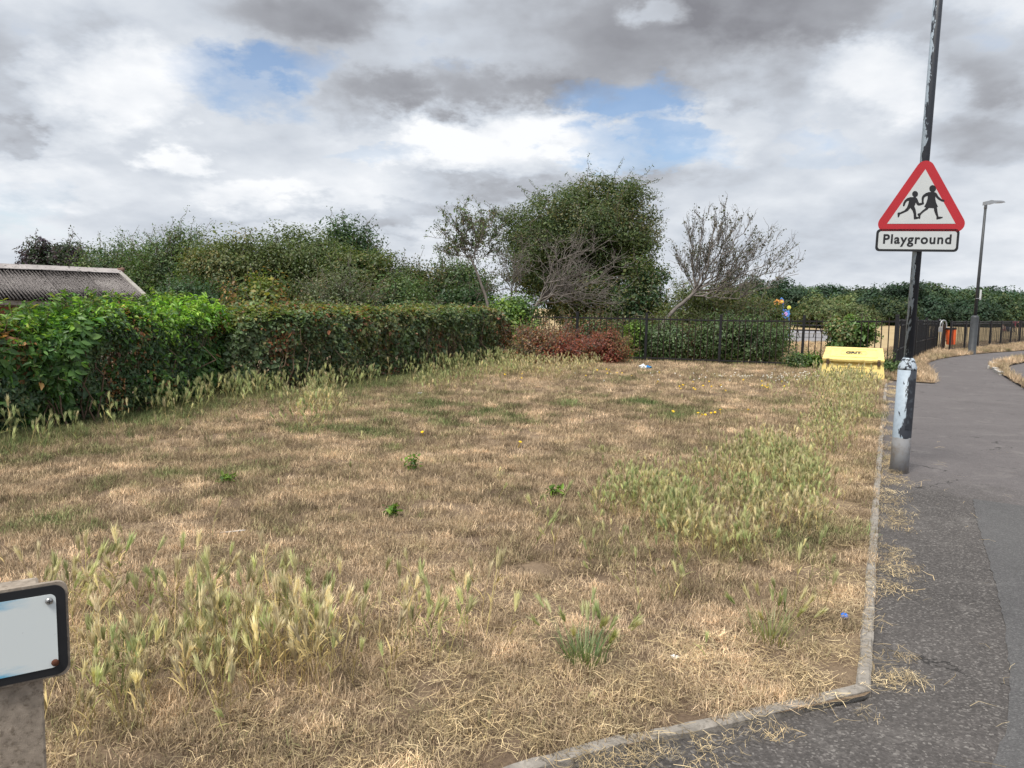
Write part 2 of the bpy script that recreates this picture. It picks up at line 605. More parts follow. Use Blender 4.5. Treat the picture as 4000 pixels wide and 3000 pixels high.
M['court'] = tarmac_mat('court_surface', (.24, .235, .25), (.30, .295, .31), (.36, .36, .37), 30, 0.15, 0.1)
M['kerb'] = simple('old_concrete_edging', (.27, .245, .215), 0.95, 0.3, 14, 0.8, dirt=(.08, .07, .055), dirt_amt=0.7)
M['kerb_pale'] = simple('pale_concrete_kerb', (.46, .44, .41), 0.95, 0.2, 9, 0.6, dirt=(.2, .18, .15), dirt_amt=0.6)
M['concrete'] = simple('aggregate_concrete', (.31, .26, .21), 0.95, 0.35, 26, 0.9, dirt=(.10, .075, .05), dirt_amt=0.7)
M['fence'] = simple('black_fence_paint', (.012, .012, .014), 0.5, 0.3, 6, 0.2)
M['rust'] = simple('rusty_fence_bar', (.020, .013, .010), 0.7, 0.4, 9, 0.4, dirt=(.11, .042, .018), dirt_amt=0.55)
M['galv'] = simple('galvanised_steel', (.44, .45, .47), 0.45, 0.15, 18, 0.2, metal=0.5)
M['red'] = simple('sign_red', (.43, .024, .034), 0.42, 0.08, 5, 0.03)
M['white'] = simple('sign_white', (.55, .58, .59), 0.42, 0.04, 4, 0.03)
M['black'] = simple('sign_black', (.016, .017, .020), 0.45, 0.2, 6, 0.03)
M['back'] = simple('grey_sign_back', (.22, .22, .23), 0.6, 0.1, 6, 0.1)
M['column'] = peel_mat('peeling_column_paint', (.028, .032, .042), (.36, .43, .50), 5.0, 0, (9, 9, 3.0), (.34, .345, .36), 0.36, .14)
M['column_up'] = peel_mat('peeling_shaft_paint', (.026, .030, .040), (.36, .43, .50), 12.0, 0, (14, 14, 3.4), shift=.36)
M['column_cone'] = peel_mat('peeling_shoulder_paint', (.028, .032, .042), (.46, .53, .60), 0.6, 0, (16, 16, 14))
M['door'] = simple('dark_column_door', (.028, .031, .040), 0.45, 0.2, 9, 0.2, dirt=(.3, .36, .42), dirt_amt=0.2)
M['darkgrey'] = simple('dark_grey_paint', (.055, .060, .066), 0.5, 0.2, 6, 0.15)
M['lamphead'] = simple('lamp_head_grey', (.30, .32, .35), 0.5, 0.1, 6, 0.1)
M['yellow'] = simple('faded_yellow_plastic', (.83, .66, .24), 0.5, 0.08, 3.2, 0.15, dirt=(.40, .30, .10), dirt_amt=0.5)
M['latch'] = simple('brown_latch', (.055, .032, .015), 0.7, 0.2, 20, 0.3)
M['orange'] = simple('orange_plastic', (.80, .135, .035), 0.5, 0.08, 5, 0.1)
M['binblack'] = simple('bin_rim_black', (.02, .018, .018), 0.6, 0.2, 5, 0.1)
M['brick'] = simple('red_brick', (.24, .085, .055), 0.95, 0.35, 7, 0.6)
M['mortar'] = simple('lime_mortar', (.34, .30, .25), 0.95, 0.2, 20, 0.6)
M['bargeboard'] = simple('weathered_white_board', (.33, .31, .28), 0.9, 0.2, 7, 0.4, dirt=(.12, .10, .08), dirt_amt=0.8)
M['tile'] = simple('brown_roof_tile', (.16, .10, .075), 0.9, 0.25, 4, 0.4)
M['render'] = simple('house_render', (.45, .40, .34), 0.95, 0.1, 3, 0.3)
M['blueplay'] = simple('blue_play_panel', (.10, .28, .75), 0.5, 0.1, 4, 0.05)
M['pinkplay'] = simple('lilac_play_panel', (.62, .36, .75), 0.5, 0.1, 4, 0.05)
M['orangeplay'] = simple('orange_play_panel', (.78, .36, .09), 0.5, 0.1, 4, 0.05)
M['limeplay'] = simple('lime_play_beam', (.60, .72, .06), 0.5, 0.1, 4, 0.05)
M['yellowplay'] = simple('yellow_play_panel', (.75, .68, .16), 0.5, 0.1, 4, 0.05)
M['litterblue'] = simple('blue_plastic_litter', (.03, .30, .68), 0.4, 0.15, 30, 0.2)
M['litterwhite'] = simple('white_paper_litter', (.74, .76, .76), 0.6, 0.1, 30, 0.2)
M['cap'] = simple('blue_bottle_cap', (.015, .17, .72), 0.35, 0.1, 40, 0.05)
M['screw'] = simple('steel_screw', (.40, .40, .40), 0.35, 0.2, 60, 0.2, metal=0.8)
M['rustscrew'] = simple('rusty_screw', (.10, .035, .018), 0.9, 0.3, 60, 0.5)
M['skin'] = simple('skin', (.45, .27, .19), 0.6, 0.1, 8, 0.05)
M['redcloth'] = simple('crimson_cloth', (.36, .03, .07), 0.9, 0.15, 20, 0.2)
M['navycloth'] = simple('navy_cloth', (.03, .035, .06), 0.9, 0.2, 20, 0.2)
M['palecloth'] = simple('pale_cloth', (.55, .45, .38), 0.9, 0.1, 20, 0.2)
M['hair'] = simple('dark_hair', (.03, .02, .015), 0.8, 0.2, 20, 0.2)

# faded name plate: white with blue wash at the edges and scuffs
mm, nt = mat('faded_white_plate')
co = nt.n('ShaderNodeTexCoord').outputs['Object']
sp = nt.n('ShaderNodeSeparateXYZ', i={0: co})
nz = nt.noise(nt.vmath('MULTIPLY', co, (3, 1, 14)), 3.0, 5, 0.6).outputs['Fac']
edge = nt.math('SUBTRACT', nt.math('ABSOLUTE', sp.outputs[2]), 0.068)
ew = nt.math('MULTIPLY', nt.math('MAXIMUM', nt.math('ADD', nt.math('MULTIPLY', edge, 30.0), nt.math('MULTIPLY', nt.math('SUBTRACT', nz, 0.55), 4.0)), 0.0), 0.7, clamp=True)
leftw = nt.math('MULTIPLY', nt.math('SUBTRACT', 0.055, sp.outputs[0]), 14.0, clamp=True)
c = nt.mix(nt.math('MULTIPLY', ew, leftw), (.70, .75, .755), (.10, .42, .66))
sc = nt.noise(nt.vmath('MULTIPLY', co, (9, 1, 5)), 6.0, 8, 0.75).outputs['Fac']
c = nt.mix(nt.ramp(sc, [(0.66, (0, 0, 0)), (0.72, (.6, .6, .6))]), c, (.25, .25, .24))
finish(nt, c, 0.4, None, spec=0.4)
M['plate'] = mm

# corrugated roof sheet: grey cement, black moss, pale lichen
mm, nt = mat('mossy_cement_sheet')
co = nt.n('ShaderNodeTexCoord').outputs['Object']
oi = nt.n('ShaderNodeObjectInfo')
v = nt.vmath('ADD', co, nt.n('ShaderNodeCombineXYZ', i={0: nt.math('MULTIPLY', oi.outputs['Random'], 37.0), 1: 0.0, 2: 0.0}).outputs[0])
a = nt.noise(v, 2.2, 6, 0.6).outputs['Fac']
c = nt.ramp(a, [(0.3, (.27, .245, .24)), (0.55, (.38, .35, .34)), (0.75, (.47, .44, .42))])
b1 = nt.noise(v, 9.0, 7, 0.68).outputs['Fac']
c = nt.mix(nt.ramp(b1, [(0.56, (0, 0, 0)), (0.62, (.9, .9, .9))]), c, (.045, .042, .038))
b2 = nt.noise(nt.vmath('ADD', v, (5, 3, 1)), 15.0, 6, 0.65).outputs['Fac']
c = nt.mix(nt.ramp(b2, [(0.62, (0, 0, 0)), (0.68, (.8, .8, .8))]), c, (.55, .53, .48))
finish(nt, c, 0.95, nt.math('ADD', b1, b2), 0.6, 0.02, 0.15)
M['sheet'] = mm

# ------------------------------------------------------------------ ground, path, kerbs
GZ = 0.026                      # level of the grass verge above the tarmac
KERB_R = [G(3400, 2722), G(3420, 2300), G(3434, 1980), G(3441, 1870), G(3452, 1690), G(3466, 1500)]   # path-side edge, running away
KERB_L = [G(3400, 2722), G(3376, 2738), G(3003, 2812), G(2590, 2898), G(2271, 2982), G(2000, 3060), G(1500, 3230)]
dl = (KERB_L[-1] - KERB_L[-2]).normalized()
KERB_L.append(KERB_L[-1] + dl * 5)
POSTS = [G(3490, 1461, GZ), G(3130, 1437, GZ), G(2808, 1423, GZ), G(2520, 1412, GZ), G(2252, 1406, GZ)]
d0 = (POSTS[-1] - POSTS[-2])
POSTS.append(POSTS[-1] + d0)
SIDE = [G(3490, 1461, GZ), G(3530, 1428, GZ), G(3570, 1402, GZ), G(3612, 1382, GZ), G(3657, 1366, GZ)]
RAIL0, RAIL1 = Vector((17.6, 31.0, GZ)), Vector((30.5, 45.0, GZ))

big = [(-900, -400), (900, -400), (900, 1400), (-900, 1400)]
sheet('ground', big, -0.03, M['field'])
tar = [tuple(p[:2]) for p in KERB_L[::-1]] + [tuple(p[:2]) for p in KERB_R[1:]] + \
      [tuple(G(x, y)[:2]) for x, y in ((3478, 1487), (3640, 1498), (3652, 1496), (3645, 1470), (3628, 1440), (3622, 1418), (3665, 1404), (3720, 1395), (3790, 1386), (3880, 1378), (4000, 1370))] + \
      [(34, 40.5), (60, 58), (90, 60), (90, -30), (-30, -30), (-30, KERB_L[-1].y - 3)]
M['path'] = path_mat('worn_path_tarmac', G(3440, 1880), G(4300, 2030))
sheet('path', tar, 0.0, M['path'])
def rough_edge(poly, i0, i1, amp, seed, step=.12):
    rr = random.Random(seed)
    out = []
    n = len(poly)
    for i in range(n):
        a_, b_ = Vector(poly[i]), Vector(poly[(i + 1) % n])
        out.append(tuple(a_))
        if i0 <= i < i1:
            m_ = int((b_ - a_).length / step)
            nv = Vector((-(b_ - a_).y, (b_ - a_).x)).normalized()
            for k in range(1, m_):
                out.append(tuple(a_ + (b_ - a_) * (k / m_) + nv * rr.uniform(-amp, amp)))
    return out


patch = [tuple(G(x, y)[:2]) for x, y in ((3800, 1950), (3812, 2020), (3842, 2120), (3885, 2270), (3920, 2420), (3938, 2560), (3948, 2700), (3935, 2830), (3890, 2960), (3850, 3080), (3800, 3300), (5200, 3300), (5200, 2300), (4400, 2030), (4000, 1978))]
patch = rough_edge(patch, 0, 11, .006, 8, .05)
sheet('tarmac_patch', patch, 0.004, M['tarmac3'])

verge_poly = [tuple(p[:2]) for p in KERB_L[::-1]] + [tuple(p[:2]) for p in KERB_R[1:]] + [tuple(p[:2]) for p in POSTS] + [(-2, 27), (-40, 44), (-40, KERB_L[-1].y)]
sheet('verge', verge_poly, GZ - 0.005, M['soil'])
corner_poly = [tuple(G(x, y)[:2]) for x, y in ((3480, 1488), (3640, 1499), (3653, 1497), (3646, 1470), (3629, 1440), (3624, 1418), (3666, 1404), (3720, 1395), (3790, 1386), (3880, 1378), (4000, 1370))] + \
              [(34, 40.5), (60, 58), (58, 66), tuple((RAIL1 + Vector((-1, 1.2, 0)))[:2]), tuple((RAIL0 + Vector((-1.0, 1.5, 0)))[:2]), tuple((SIDE[-1] + Vector((-1.2, 1.5, 0)))[:2]), tuple((SIDE[0] + Vector((-.3, .6, 0)))[:2])]
sheet('roadside_grass', corner_poly, GZ - 0.004, M['soil'])
isl = [tuple(G(x, y)[:2]) for x, y in ((3871, 1439), (3886, 1423), (3934, 1410), (4000, 1401), (4200, 1388), (4600, 1372), (4600, 1385), (4200, 1402), (4000, 1418), (3950, 1428), (3929, 1440), (3932, 1456), (3970, 1479), (4000, 1497), (4200, 1590), (4500, 1740), (4500, 1790), (4200, 1622), (4000, 1520), (3958, 1495), (3915, 1468), (3895, 1454))]
sheet('traffic_island', isl, 0.05, M['soil'])

# edging stones
def stone_mesh(L, wd=0.052, h=0.13, seed=0):
    bm = bmesh.new()
    rr = random.Random(seed)
    n = 9
    prof = [(-wd / 2, -h), (-wd / 2, -0.008), (-wd / 2 + 0.008, 0.0), (wd / 2 - 0.008, 0.0), (wd / 2, -0.008), (wd / 2, -h)]
    rings = []
    for i in range(n):
        x = (i / (n - 1) - 0.5) * L
        rings.append([bm.verts.new((x, p[0] + rr.uniform(-.003, .003), p[1] + (rr.uniform(-.004, .003) if p[1] > -h else 0))) for p in prof])
    for a_, b_ in zip(rings, rings[1:]):
        for k in range(len(prof) - 1):
            bm.faces.new((a_[k], b_[k], b_[k + 1], a_[k + 1]))
    bm.faces.new(rings[0])
    bm.faces.new(rings[-1][::-1])
    return from_bm('edging_stone', bm, M['kerb'])


kerb = tag(empty('kerb', KERB_R[0]), kind='structure')
stones = [stone_mesh(0.60, seed=k) for k in range(5)]


def lay(line, off, top, step=0.6, skip=()):
    line = [Vector((p[0], p[1], 0)) for p in line]
    seg = [(b_ - a_).length for a_, b_ in zip(line, line[1:])]
    tot = sum(seg)
    s, k = 0.0, 0
    rr = random.Random(len(line) * 3 + 1)

    def at(t):
        for (a_, b_, L) in zip(line, line[1:], seg):
            if t <= L:
                return a_ + (b_ - a_) * (t / L)
            t -= L
        return line[-1]
    while s + step < tot:
        if k not in skip:
            p0, p1 = at(s), at(s + step)
            d = (p1 - p0)
            nrm = Vector((-d.y, d.x, 0)).normalized()
            c_ = (p0 + p1) / 2 + nrm * off + Vector((0, 0, top + rr.uniform(-.006, .006)))
            o = link('edging_stone', rr.choice(stones), kerb, c_ - kerb.location,
                     (rr.uniform(-.05, .05), rr.uniform(-.012, .012), math.atan2(d.y, d.x) + rr.uniform(-.012, .012)), (d.length / 0.604, 1, 1))
        s += step
        k += 1


lay(KERB_R, 0.027, 0.036)
lay(KERB_L, -0.027, 0.034, 0.55)
kk = tag(empty('island_kerb', G(3871, 1439)), kind='structure')
pale = stone_mesh(0.5, 0.12, 0.2, 3)
pale.materials.clear()
pale.materials.append(M['kerb_pale'])
for (x0, y0, x1, y1) in ((3866, 1441, 3884, 1424), (3872, 1442, 3893, 1449), (3890, 1453, 3913, 1466)):
    a_, b_ = G(x0, y0), G(x1, y1)
    d = b_ - a_
    link('kerb_stone', pale, kk, (a_ + b_) / 2 + Vector((0, 0, 0.085)) - kk.location, (0, 0, math.atan2(d.y, d.x)), (d.length / 0.52, 1, 1))

# ------------------------------------------------------------------ foliage machinery
def unit(v):
    return v / (np.linalg.norm(v, axis=-1, keepdims=True) + 1e-9)


def leaf_arrays(pos, nrm, size, aspect, rng, shape=4, fold=0.18, droop=0.3):
    n = len(pos)
    nrm = unit(nrm)
    d = rng.normal(size=(n, 3))
    d[:, 2] -= droop
    d = unit(d - nrm * np.sum(d * nrm, axis=1, keepdims=True))
    s = np.cross(nrm, d)
    L = size[:, None]
    Wd = L * aspect[:, None] * 0.5 if isinstance(aspect, np.ndarray) else L * aspect * 0.5
    up = nrm * Wd * fold * 2
    if shape == 4:
        V = np.stack([pos, pos + d * L * .45 + s * Wd + up, pos + d * L, pos + d * L * .45 - s * Wd + up], axis=1)
        F = np.array([[0, 1, 2], [0, 2, 3]])
    else:
        dn = -nrm * L * 0.12
        V = np.stack([pos, pos + d * L * .22 + s * Wd * .85 + up, pos + d * L * .58 + s * Wd * .8 + up, pos + d * L + dn,
                      pos + d * L * .58 - s * Wd * .8 + up, pos + d * L * .22 - s * Wd * .85 + up], axis=1)
        F = np.array([[0, 1, 2, 3], [0, 3, 4, 5]])
    nv = V.shape[1]
    loops = (F[None] + (np.arange(n) * nv)[:, None, None]).reshape(-1)
    sizes = np.full(n * 2, F.shape[1], dtype=np.int32)
    return V.reshape(-1, 3), loops, sizes


def leaf_mesh(name, pos, nrm, size, aspect, cols, rng, mat_, shape=4, fold=0.18, droop=0.3):
    V, Lp, sz = leaf_arrays(pos, nrm, size, aspect, rng, shape, fold, droop)
    return np_mesh(name, V, Lp, sz, mat_, np.repeat(cols, 2, axis=0))


def tubes_mesh(name, segs, mat_, sides=4):
    """segs: array n x 8 (p0, p1, r0, r1)"""
    s = np.asarray(segs, dtype=np.float64)
    n = len(s)
    p0, p1, r0, r1 = s[:, :3], s[:, 3:6], s[:, 6], s[:, 7]
    d = unit(p1 - p0)
    ref = np.where(np.abs(d[:, 2:3]) > 0.9, np.array([[1., 0, 0]]), np.array([[0, 0, 1.]]))
    u = unit(np.cross(d, ref))
    v = np.cross(d, u)
    ang = np.arange(sides) * 2 * np.pi / sides
    ca, sa = np.cos(ang), np.sin(ang)
    off = u[:, None, :] * ca[None, :, None] + v[:, None, :] * sa[None, :, None]
    V = np.concatenate([p0[:, None] + off * r0[:, None, None], p1[:, None] + off * r1[:, None, None]], axis=1)
    k = np.arange(sides)
    F = np.stack([k, (k + 1) % sides, (k + 1) % sides + sides, k + sides], axis=1)
    loops = (F[None] + (np.arange(n) * 2 * sides)[:, None, None]).reshape(-1)
    return np_mesh(name, V.reshape(-1, 3), loops, np.full(n * sides, 4, dtype=np.int32), mat_)


def pick_cols(rng, n, palette, jit=0.22, pos=None, scale=1.0, seed=0):
    """palette: list of (rgb, weight); colours come in patches when positions are given"""
    cols = np.array([p[0] for p in palette], dtype=np.float64)
    wts = np.array([p[1] for p in palette], dtype=np.float64)
    cum = np.cumsum(wts / wts.sum())
    r_ = rng.random(n)
    if pos is not None:
        q = fbm(pos[:, 0] * scale + pos[:, 1] * 0.6 * scale, pos[:, 2] * scale * 1.3 - pos[:, 1] * .3 * scale, seed, 3)
        q = np.argsort(np.argsort(q)) / max(1, n)
        r_ = np.clip(0.55 * q + 0.45 * r_, 0, 0.9999)
        r_ = np.argsort(np.argsort(r_)) / max(1, n)
    idx = np.searchsorted(cum, r_)
    c_ = cols[np.clip(idx, 0, len(cols) - 1)]
    return c_ * 1.6 * np.exp(rng.normal(size=(n, 1)) * jit) * np.exp(rng.normal(size=(n, 3)) * 0.06)


def curve_segs(rng, p0, p1, r0, r1, n=5, sag=0.1, wob=0.05, bow=None):
    p0, p1 = np.array(p0, float), np.array(p1, float)
    L = np.linalg.norm(p1 - p0)
    t = np.linspace(0, 1, n + 1)[:, None]
    pts = p0 + (p1 - p0) * t
    b_ = np.array(bow if bow is not None else (0, 0, sag * L), float)
    pts = pts + b_ * (4 * t * (1 - t))
    w_ = rng.normal(size=pts.shape) * wob * L * np.sin(np.pi * np.clip(t, 0, 1))
    w_[0] = 0
    pts = pts + w_
    rad = np.linspace(r0, r1, n + 1)
    segs = np.concatenate([pts[:-1], pts[1:], rad[:-1, None], rad[1:, None]], axis=1)
    return segs, pts


def crown_tree(name, label, cat, xc, ytop, wpx, depth, palette, seed, nleaf=22000, leaf=0.11, aspect=0.6, low=0.1,
               nclump=150, sig=0.34, shoots=60, shoot_len=0.7, group=None, deep=0.75, lump=0.28, mat_=None, trunk=True,
               bark='bark', stems=1, jit=0.17, ydepth=None, hollow=0.5, thin_top=0.0, base_z=0.0, flat=1.0, up_bias=0.35, boxy=2.6, inner=0.14, shoot_up=.85):
    """a tree or bush with its own trunk, limbs and leafy crown; size from the photo at its distance"""
    rng = np.random.default_rng(seed)
    top = P(xc, ytop, depth)
    half = abs(P(xc + wpx / 2, ytop, depth).x - P(xc - wpx / 2, ytop, depth).x) / 2
    base = np.array([P(xc, 1300, depth).x, depth, base_z])
    H = top.z - base_z
    low_z = H * low
    cz = (H * 0.97 + low_z) / 2 if low > 0.05 else H * 0.42
    rz = H * 0.97 - cz
    ry = ydepth or half * 0.8
    root = empty(name, base)
    tag(root, label, cat, group)
    # clumps on a lumpy shell
    th = rng.random(nclump) * 2 * np.pi
    zz = rng.uniform(-1, 1, nclump)
    dirs = np.stack([np.sqrt(1 - zz ** 2) * np.cos(th), np.sqrt(1 - zz ** 2) * np.sin(th), zz], axis=1)
    dirs = dirs / (np.sum(np.abs(dirs) ** boxy, axis=1, keepdims=True) ** (1 / boxy))
    rad = hollow + (1 - hollow) * rng.random(nclump) ** 0.6
    lmp = 1 - lump + 2 * lump * (fbm(dirs[:, 0] * 2.2 + seed, dirs[:, 2] * 2.2 + dirs[:, 1] * 1.7, seed, 3) - 0.15)
    cl = dirs * (rad * np.clip(lmp, 0.4, 1.12))[:, None] * np.array([half, ry, rz])
    cl[:, 2] += cz
    keep = cl[:, 2] > low_z * 0.6
    cl, dirs = cl[keep], dirs[keep]
    zc = np.clip(cl[:, 2], 0.15, H)
    cl[:, 2] = zc
    k = len(cl)
    # leaves
    which = rng.integers(0, k, nleaf)
    if thin_top > 0:
        pr = 1 - thin_top * np.clip((cl[which, 2] - cz) / rz, 0, 1)
        which = which[rng.random(nleaf) < pr]
    n = len(which)
    sg = sig * rng.uniform(0.6, 1.3, k)
    off = rng.normal(size=(n, 3))
    off *= np.minimum(1, 1.75 / (np.linalg.norm(off, axis=1, keepdims=True) + 1e-6))
    off = off * sg[which][:, None] * 1.12 * np.array([1, 1, 0.75 * flat])
    pos = cl[which] + off
    pos[:, 2] = np.maximum(pos[:, 2], 0.04)
    nrm = unit(off) * 0.8 + dirs[which] * 0.7 + rng.normal(size=(n, 3)) * 0.55
    nrm[:, 2] += up_bias
    sizes = leaf * rng.lognormal(0, 0.25, n)
    ni = int(nleaf * inner)
    if ni:
        q_ = cl[rng.integers(0, k, ni)] * np.array([1, 1, 1.0])
        q_ = (q_ - np.array([0, 0, cz])) * rng.uniform(.35, .85, ni)[:, None] + np.array([0, 0, cz]) + rng.normal(size=(ni, 3)) * sig * .7
        q_[:, 2] = np.maximum(q_[:, 2], .05)
        pos = np.concatenate([pos, q_])
        nrm = np.concatenate([nrm, rng.normal(size=(ni, 3)) + np.array([0, -.6, .3])])
        sizes = np.concatenate([sizes, leaf * 2.0 * rng.lognormal(0, .2, ni)])
    segs = []
    # shoots past the outline
    spos, snrm, ssz = [], [], []
    outer = np.argsort(-(cl[:, 2] / H + np.hypot(cl[:, 0] / half, cl[:, 1] / ry) * 0.5 + rng.random(k) * 0.3))[:max(8, k // 2)]
    for _ in range(shoots):
        c0 = cl[rng.choice(outer)]
        segs.append(curve_segs(rng, np.array([0, 0, max(0.3, cz * 0.62)]), c0, .016 * leaf / .1, .010 * leaf / .1, 4, .05, .03)[0])
        dd = unit(np.array([c0[0] / half * .9, c0[1] / ry * .6, shoot_up]) + rng.normal(size=3) * 0.35)
        L = shoot_len * rng.uniform(0.5, 1.3)
        s_, pts = curve_segs(rng, c0, c0 + dd * (L + sig), 0.012 * leaf / 0.1, 0.004 * leaf / 0.1, 4, 0, 0.06)
        segs.append(s_)
        m_ = max(6, int(L / leaf * 2.6))
        t = rng.random(m_)
        q = c0 + dd * ((L + sig) * (0.3 + 0.7 * t))[:, None] + rng.normal(size=(m_, 3)) * leaf * 0.45
        spos.append(q)
        snrm.append(rng.normal(size=(m_, 3)) + np.array([0, 0, .4]))
        ssz.append(leaf * rng.uniform(.55, 1.0, m_))
    if spos:
        pos = np.concatenate([pos] + spos)
        nrm = np.concatenate([nrm] + snrm)
        sizes = np.concatenate([sizes] + ssz)
    cols = pick_cols(rng, len(pos), palette, jit, pos + base, 0.9, seed)
    me = leaf_mesh('crown', pos, nrm, sizes, aspect, cols, rng, mat_ or M['leaf'])
    link('crown', me, root)
    # trunk and limbs
    r0 = 0.035 * H * (0.9 if stems == 1 else 0.5)
    ts, ls = [], list(segs)
    for s in range(stems):
        b0 = np.array([0, 0, 0.])
        sx_, sy_ = (0, 0) if stems == 1 else (rng.uniform(-.5, .5) * half * .8, rng.uniform(-.4, .4) * ry)
        fk = np.array([sx_ + rng.normal() * .15, sy_, max(0.3, cz * 0.62)])
        a_, _p = curve_segs(rng, b0, fk, r0, r0 * 0.6, 5, 0, 0.03)
        ts.append(a_)
        for c0 in cl[rng.choice(k, min(k, 34 // stems + 5), replace=False)]:
            a_, _p = curve_segs(rng, fk, c0, r0 * rng.uniform(.25, .45), r0 * 0.06, 5, 0.06, 0.05)
            ls.append(a_)
    if stems > 1:
        ls = ts + ls
    elif trunk:
        link('trunk', tubes_mesh('trunk', np.concatenate(ts), M[bark], 8), root)
    link('branches', tubes_mesh('branches', np.concatenate(ls), M[bark], 4), root)
    return root


def fan_tree(name, label, cat, trunk_pts, targets, seed, r0=0.09, sub=9, sub_len=0.9, up=0.5, twigs=4, twig_len=0.45, leaf=0.055,
             leaf_p=0.5, palette=None, bark='twig_grey', group=None, spread=0.5, wob=0.05, bow=0.06, leaf_per=5):
    """an open tree: bent trunk, long limbs to given points, side branches and twigs, few leaves"""
    rng = np.random.default_rng(seed)
    base = np.array(trunk_pts[0])
    root = empty(name, base)
    tag(root, label, cat, group)
    tp = [np.array(p) - base for p in trunk_pts]
    ts = []
    n = len(tp) - 1
    for i in range(n):
        s_, _p = curve_segs(rng, tp[i], tp[i + 1], r0 * (1 - 0.45 * i / n), r0 * (1 - 0.45 * (i + 1) / n), 3, 0, 0.015)
        ts.append(s_)
    link('trunk', tubes_mesh('trunk', np.concatenate(ts), M[bark], 8), root)
    br, lp = [], []
    for T in targets:
        T = np.array(T) - base
        st = tp[-1] if rng.random() < 0.6 else tp[-1] * .75 + tp[-2] * .25
        L = np.linalg.norm(T - st)
        s_, pts = curve_segs(rng, st, T, r0 * rng.uniform(.20, .34), 0.006, 9, bow, wob)
        br.append(s_)
        ld = unit(T - st)
        for _ in range(sub):
            t = rng.uniform(.22, 1.0)
            q = pts[int(t * 9)]
            dd = unit(ld * .7 + np.array([0, 0, up]) + rng.normal(size=3) * spread)
            sl = sub_len * rng.uniform(.5, 1.3) * (1.15 - .5 * t)
            s2, p2 = curve_segs(rng, q, q + dd * sl, 0.010 * (1.3 - t * .6), 0.004, 5, 0.03, 0.04)
            br.append(s2)
            for _k in range(twigs):
                q2 = p2[rng.integers(1, 6)]
                d3 = unit(dd * .6 + np.array([0, 0, up * .7]) + rng.normal(size=3) * (spread + .15))
                tl = twig_len * rng.uniform(.4, 1.3)
                s3, p3 = curve_segs(rng, q2, q2 + d3 * tl, 0.006, 0.0025, 3, 0.0, 0.08)
                br.append(s3)
                if rng.random() < leaf_p:
                    m_ = rng.integers(2, leaf_per * 2)
                    tt = rng.random(m_)[:, None]
                    lp.append(q2 + d3 * tl * (.3 + .7 * tt) + rng.normal(size=(m_, 3)) * .03)
    link('branches', tubes_mesh('branches', np.concatenate(br), M[bark], 4), root)
    if lp:
        lp = np.concatenate(lp)
        n = len(lp)
        nr = rng.normal(size=(n, 3)) + np.array([0, 0, .5])
        link('crown', leaf_mesh('crown', lp, nr, leaf * rng.lognormal(0, .3, n), 0.62, pick_cols(rng, n, palette, .25), rng, M['leaf']), root)
    return root


# ------------------------------------------------------------------ shed and house on the left
ang = R(45)
ax = Vector((math.cos(ang), math.sin(ang), 0))
pv = Vector((-math.sin(ang), math.cos(ang), 0))
ridge_end = P(462, 1060, 21.0)
run = 0.107 * 21.0 + 0.05
eave_end = ridge_end - pv * run
eave_end.z = P(578, 1178, eave_end.y).z
drop = ridge_end.z - eave_end.z
slope_len = math.hypot(run, drop)
slope_ang = math.atan2(drop, run)
LEN = 11.0
shed = tag(empty('shed', Vector((ridge_end.x, ridge_end.y, -0.3)), ang), 'low brick shed with mossy grey corrugated roof behind the left hedge', 'shed')
# local frame: x along the ridge (negative = to the left), y away from the camera, ridge at y = 0
rz_, ez_ = ridge_end.z + 0.3, eave_end.z + 0.3
bm = bmesh.new()
yw = -run + 0.22
prof = [(yw, 0), (yw, ez_ - 0.05), (0, rz_ - 0.09), (-yw, ez_ - 0.05), (-yw, 0)]
a_ = [bm.verts.new((-0.25, y, z)) for y, z in prof]
b_ = [bm.verts.new((-LEN, y, z)) for y, z in prof]
bm.faces.new(a_)
bm.faces.new(b_[::-1])
for k in range(5):
    bm.faces.new((a_[k], b_[k], b_[(k + 1) % 5], a_[(k + 1) % 5]))
wall = part('wall', bm, M['mortar'], shed)
bm = bmesh.new()
box(bm, (0, 0, 0), (0.215, 0.03, 0.065), None, 0.004)
brick = from_bm('brick', bm, M['brick'])
rr = random.Random(5)
for c_ in range(5):
    for k in range(44):
        x = -0.38 - k * 0.225 - (0.1125 if c_ % 2 else 0)
        link('brick', brick, wall, (x, yw - 0.006 + rr.uniform(-.003, .003), ez_ - 0.20 - c_ * 0.075), (0, 0, rr.uniform(-.01, .01)))
bm = bmesh.new()
for side in (-1, 1):
    pts = [(-0.0, 0, rz_ + 0.03), (-LEN, 0, rz_ + 0.03), (-LEN, side * run * .98, ez_ + 0.03 + .02 * 0), (0, side * run * .98, ez_ + 0.03)]
roof = empty('roof', (0, 0, 0))
roof.parent = shed
bm.free()
pitch_n, ncor = 0.0765, 13
bm = bmesh.new()
rows = []
for j, yy in enumerate((0.0, slope_len * .5, slope_len + 0.06)):
    row = []
    for i in range(ncor * 6 + 1):
        xx = i / 6 * pitch_n
        row.append(bm.verts.new((xx, -yy, 0.016 * math.cos(2 * math.pi * i / 6))))
    rows.append(row)
for a_, b_ in zip(rows, rows[1:]):
    for i in range(len(a_) - 1):
        bm.faces.new((a_[i], a_[i + 1], b_[i + 1], b_[i]))
bmesh.ops.solidify(bm, geom=bm.faces[:], thickness=0.007)
sheet_me = from_bm('roofing_sheet', bm, M['sheet'], True)
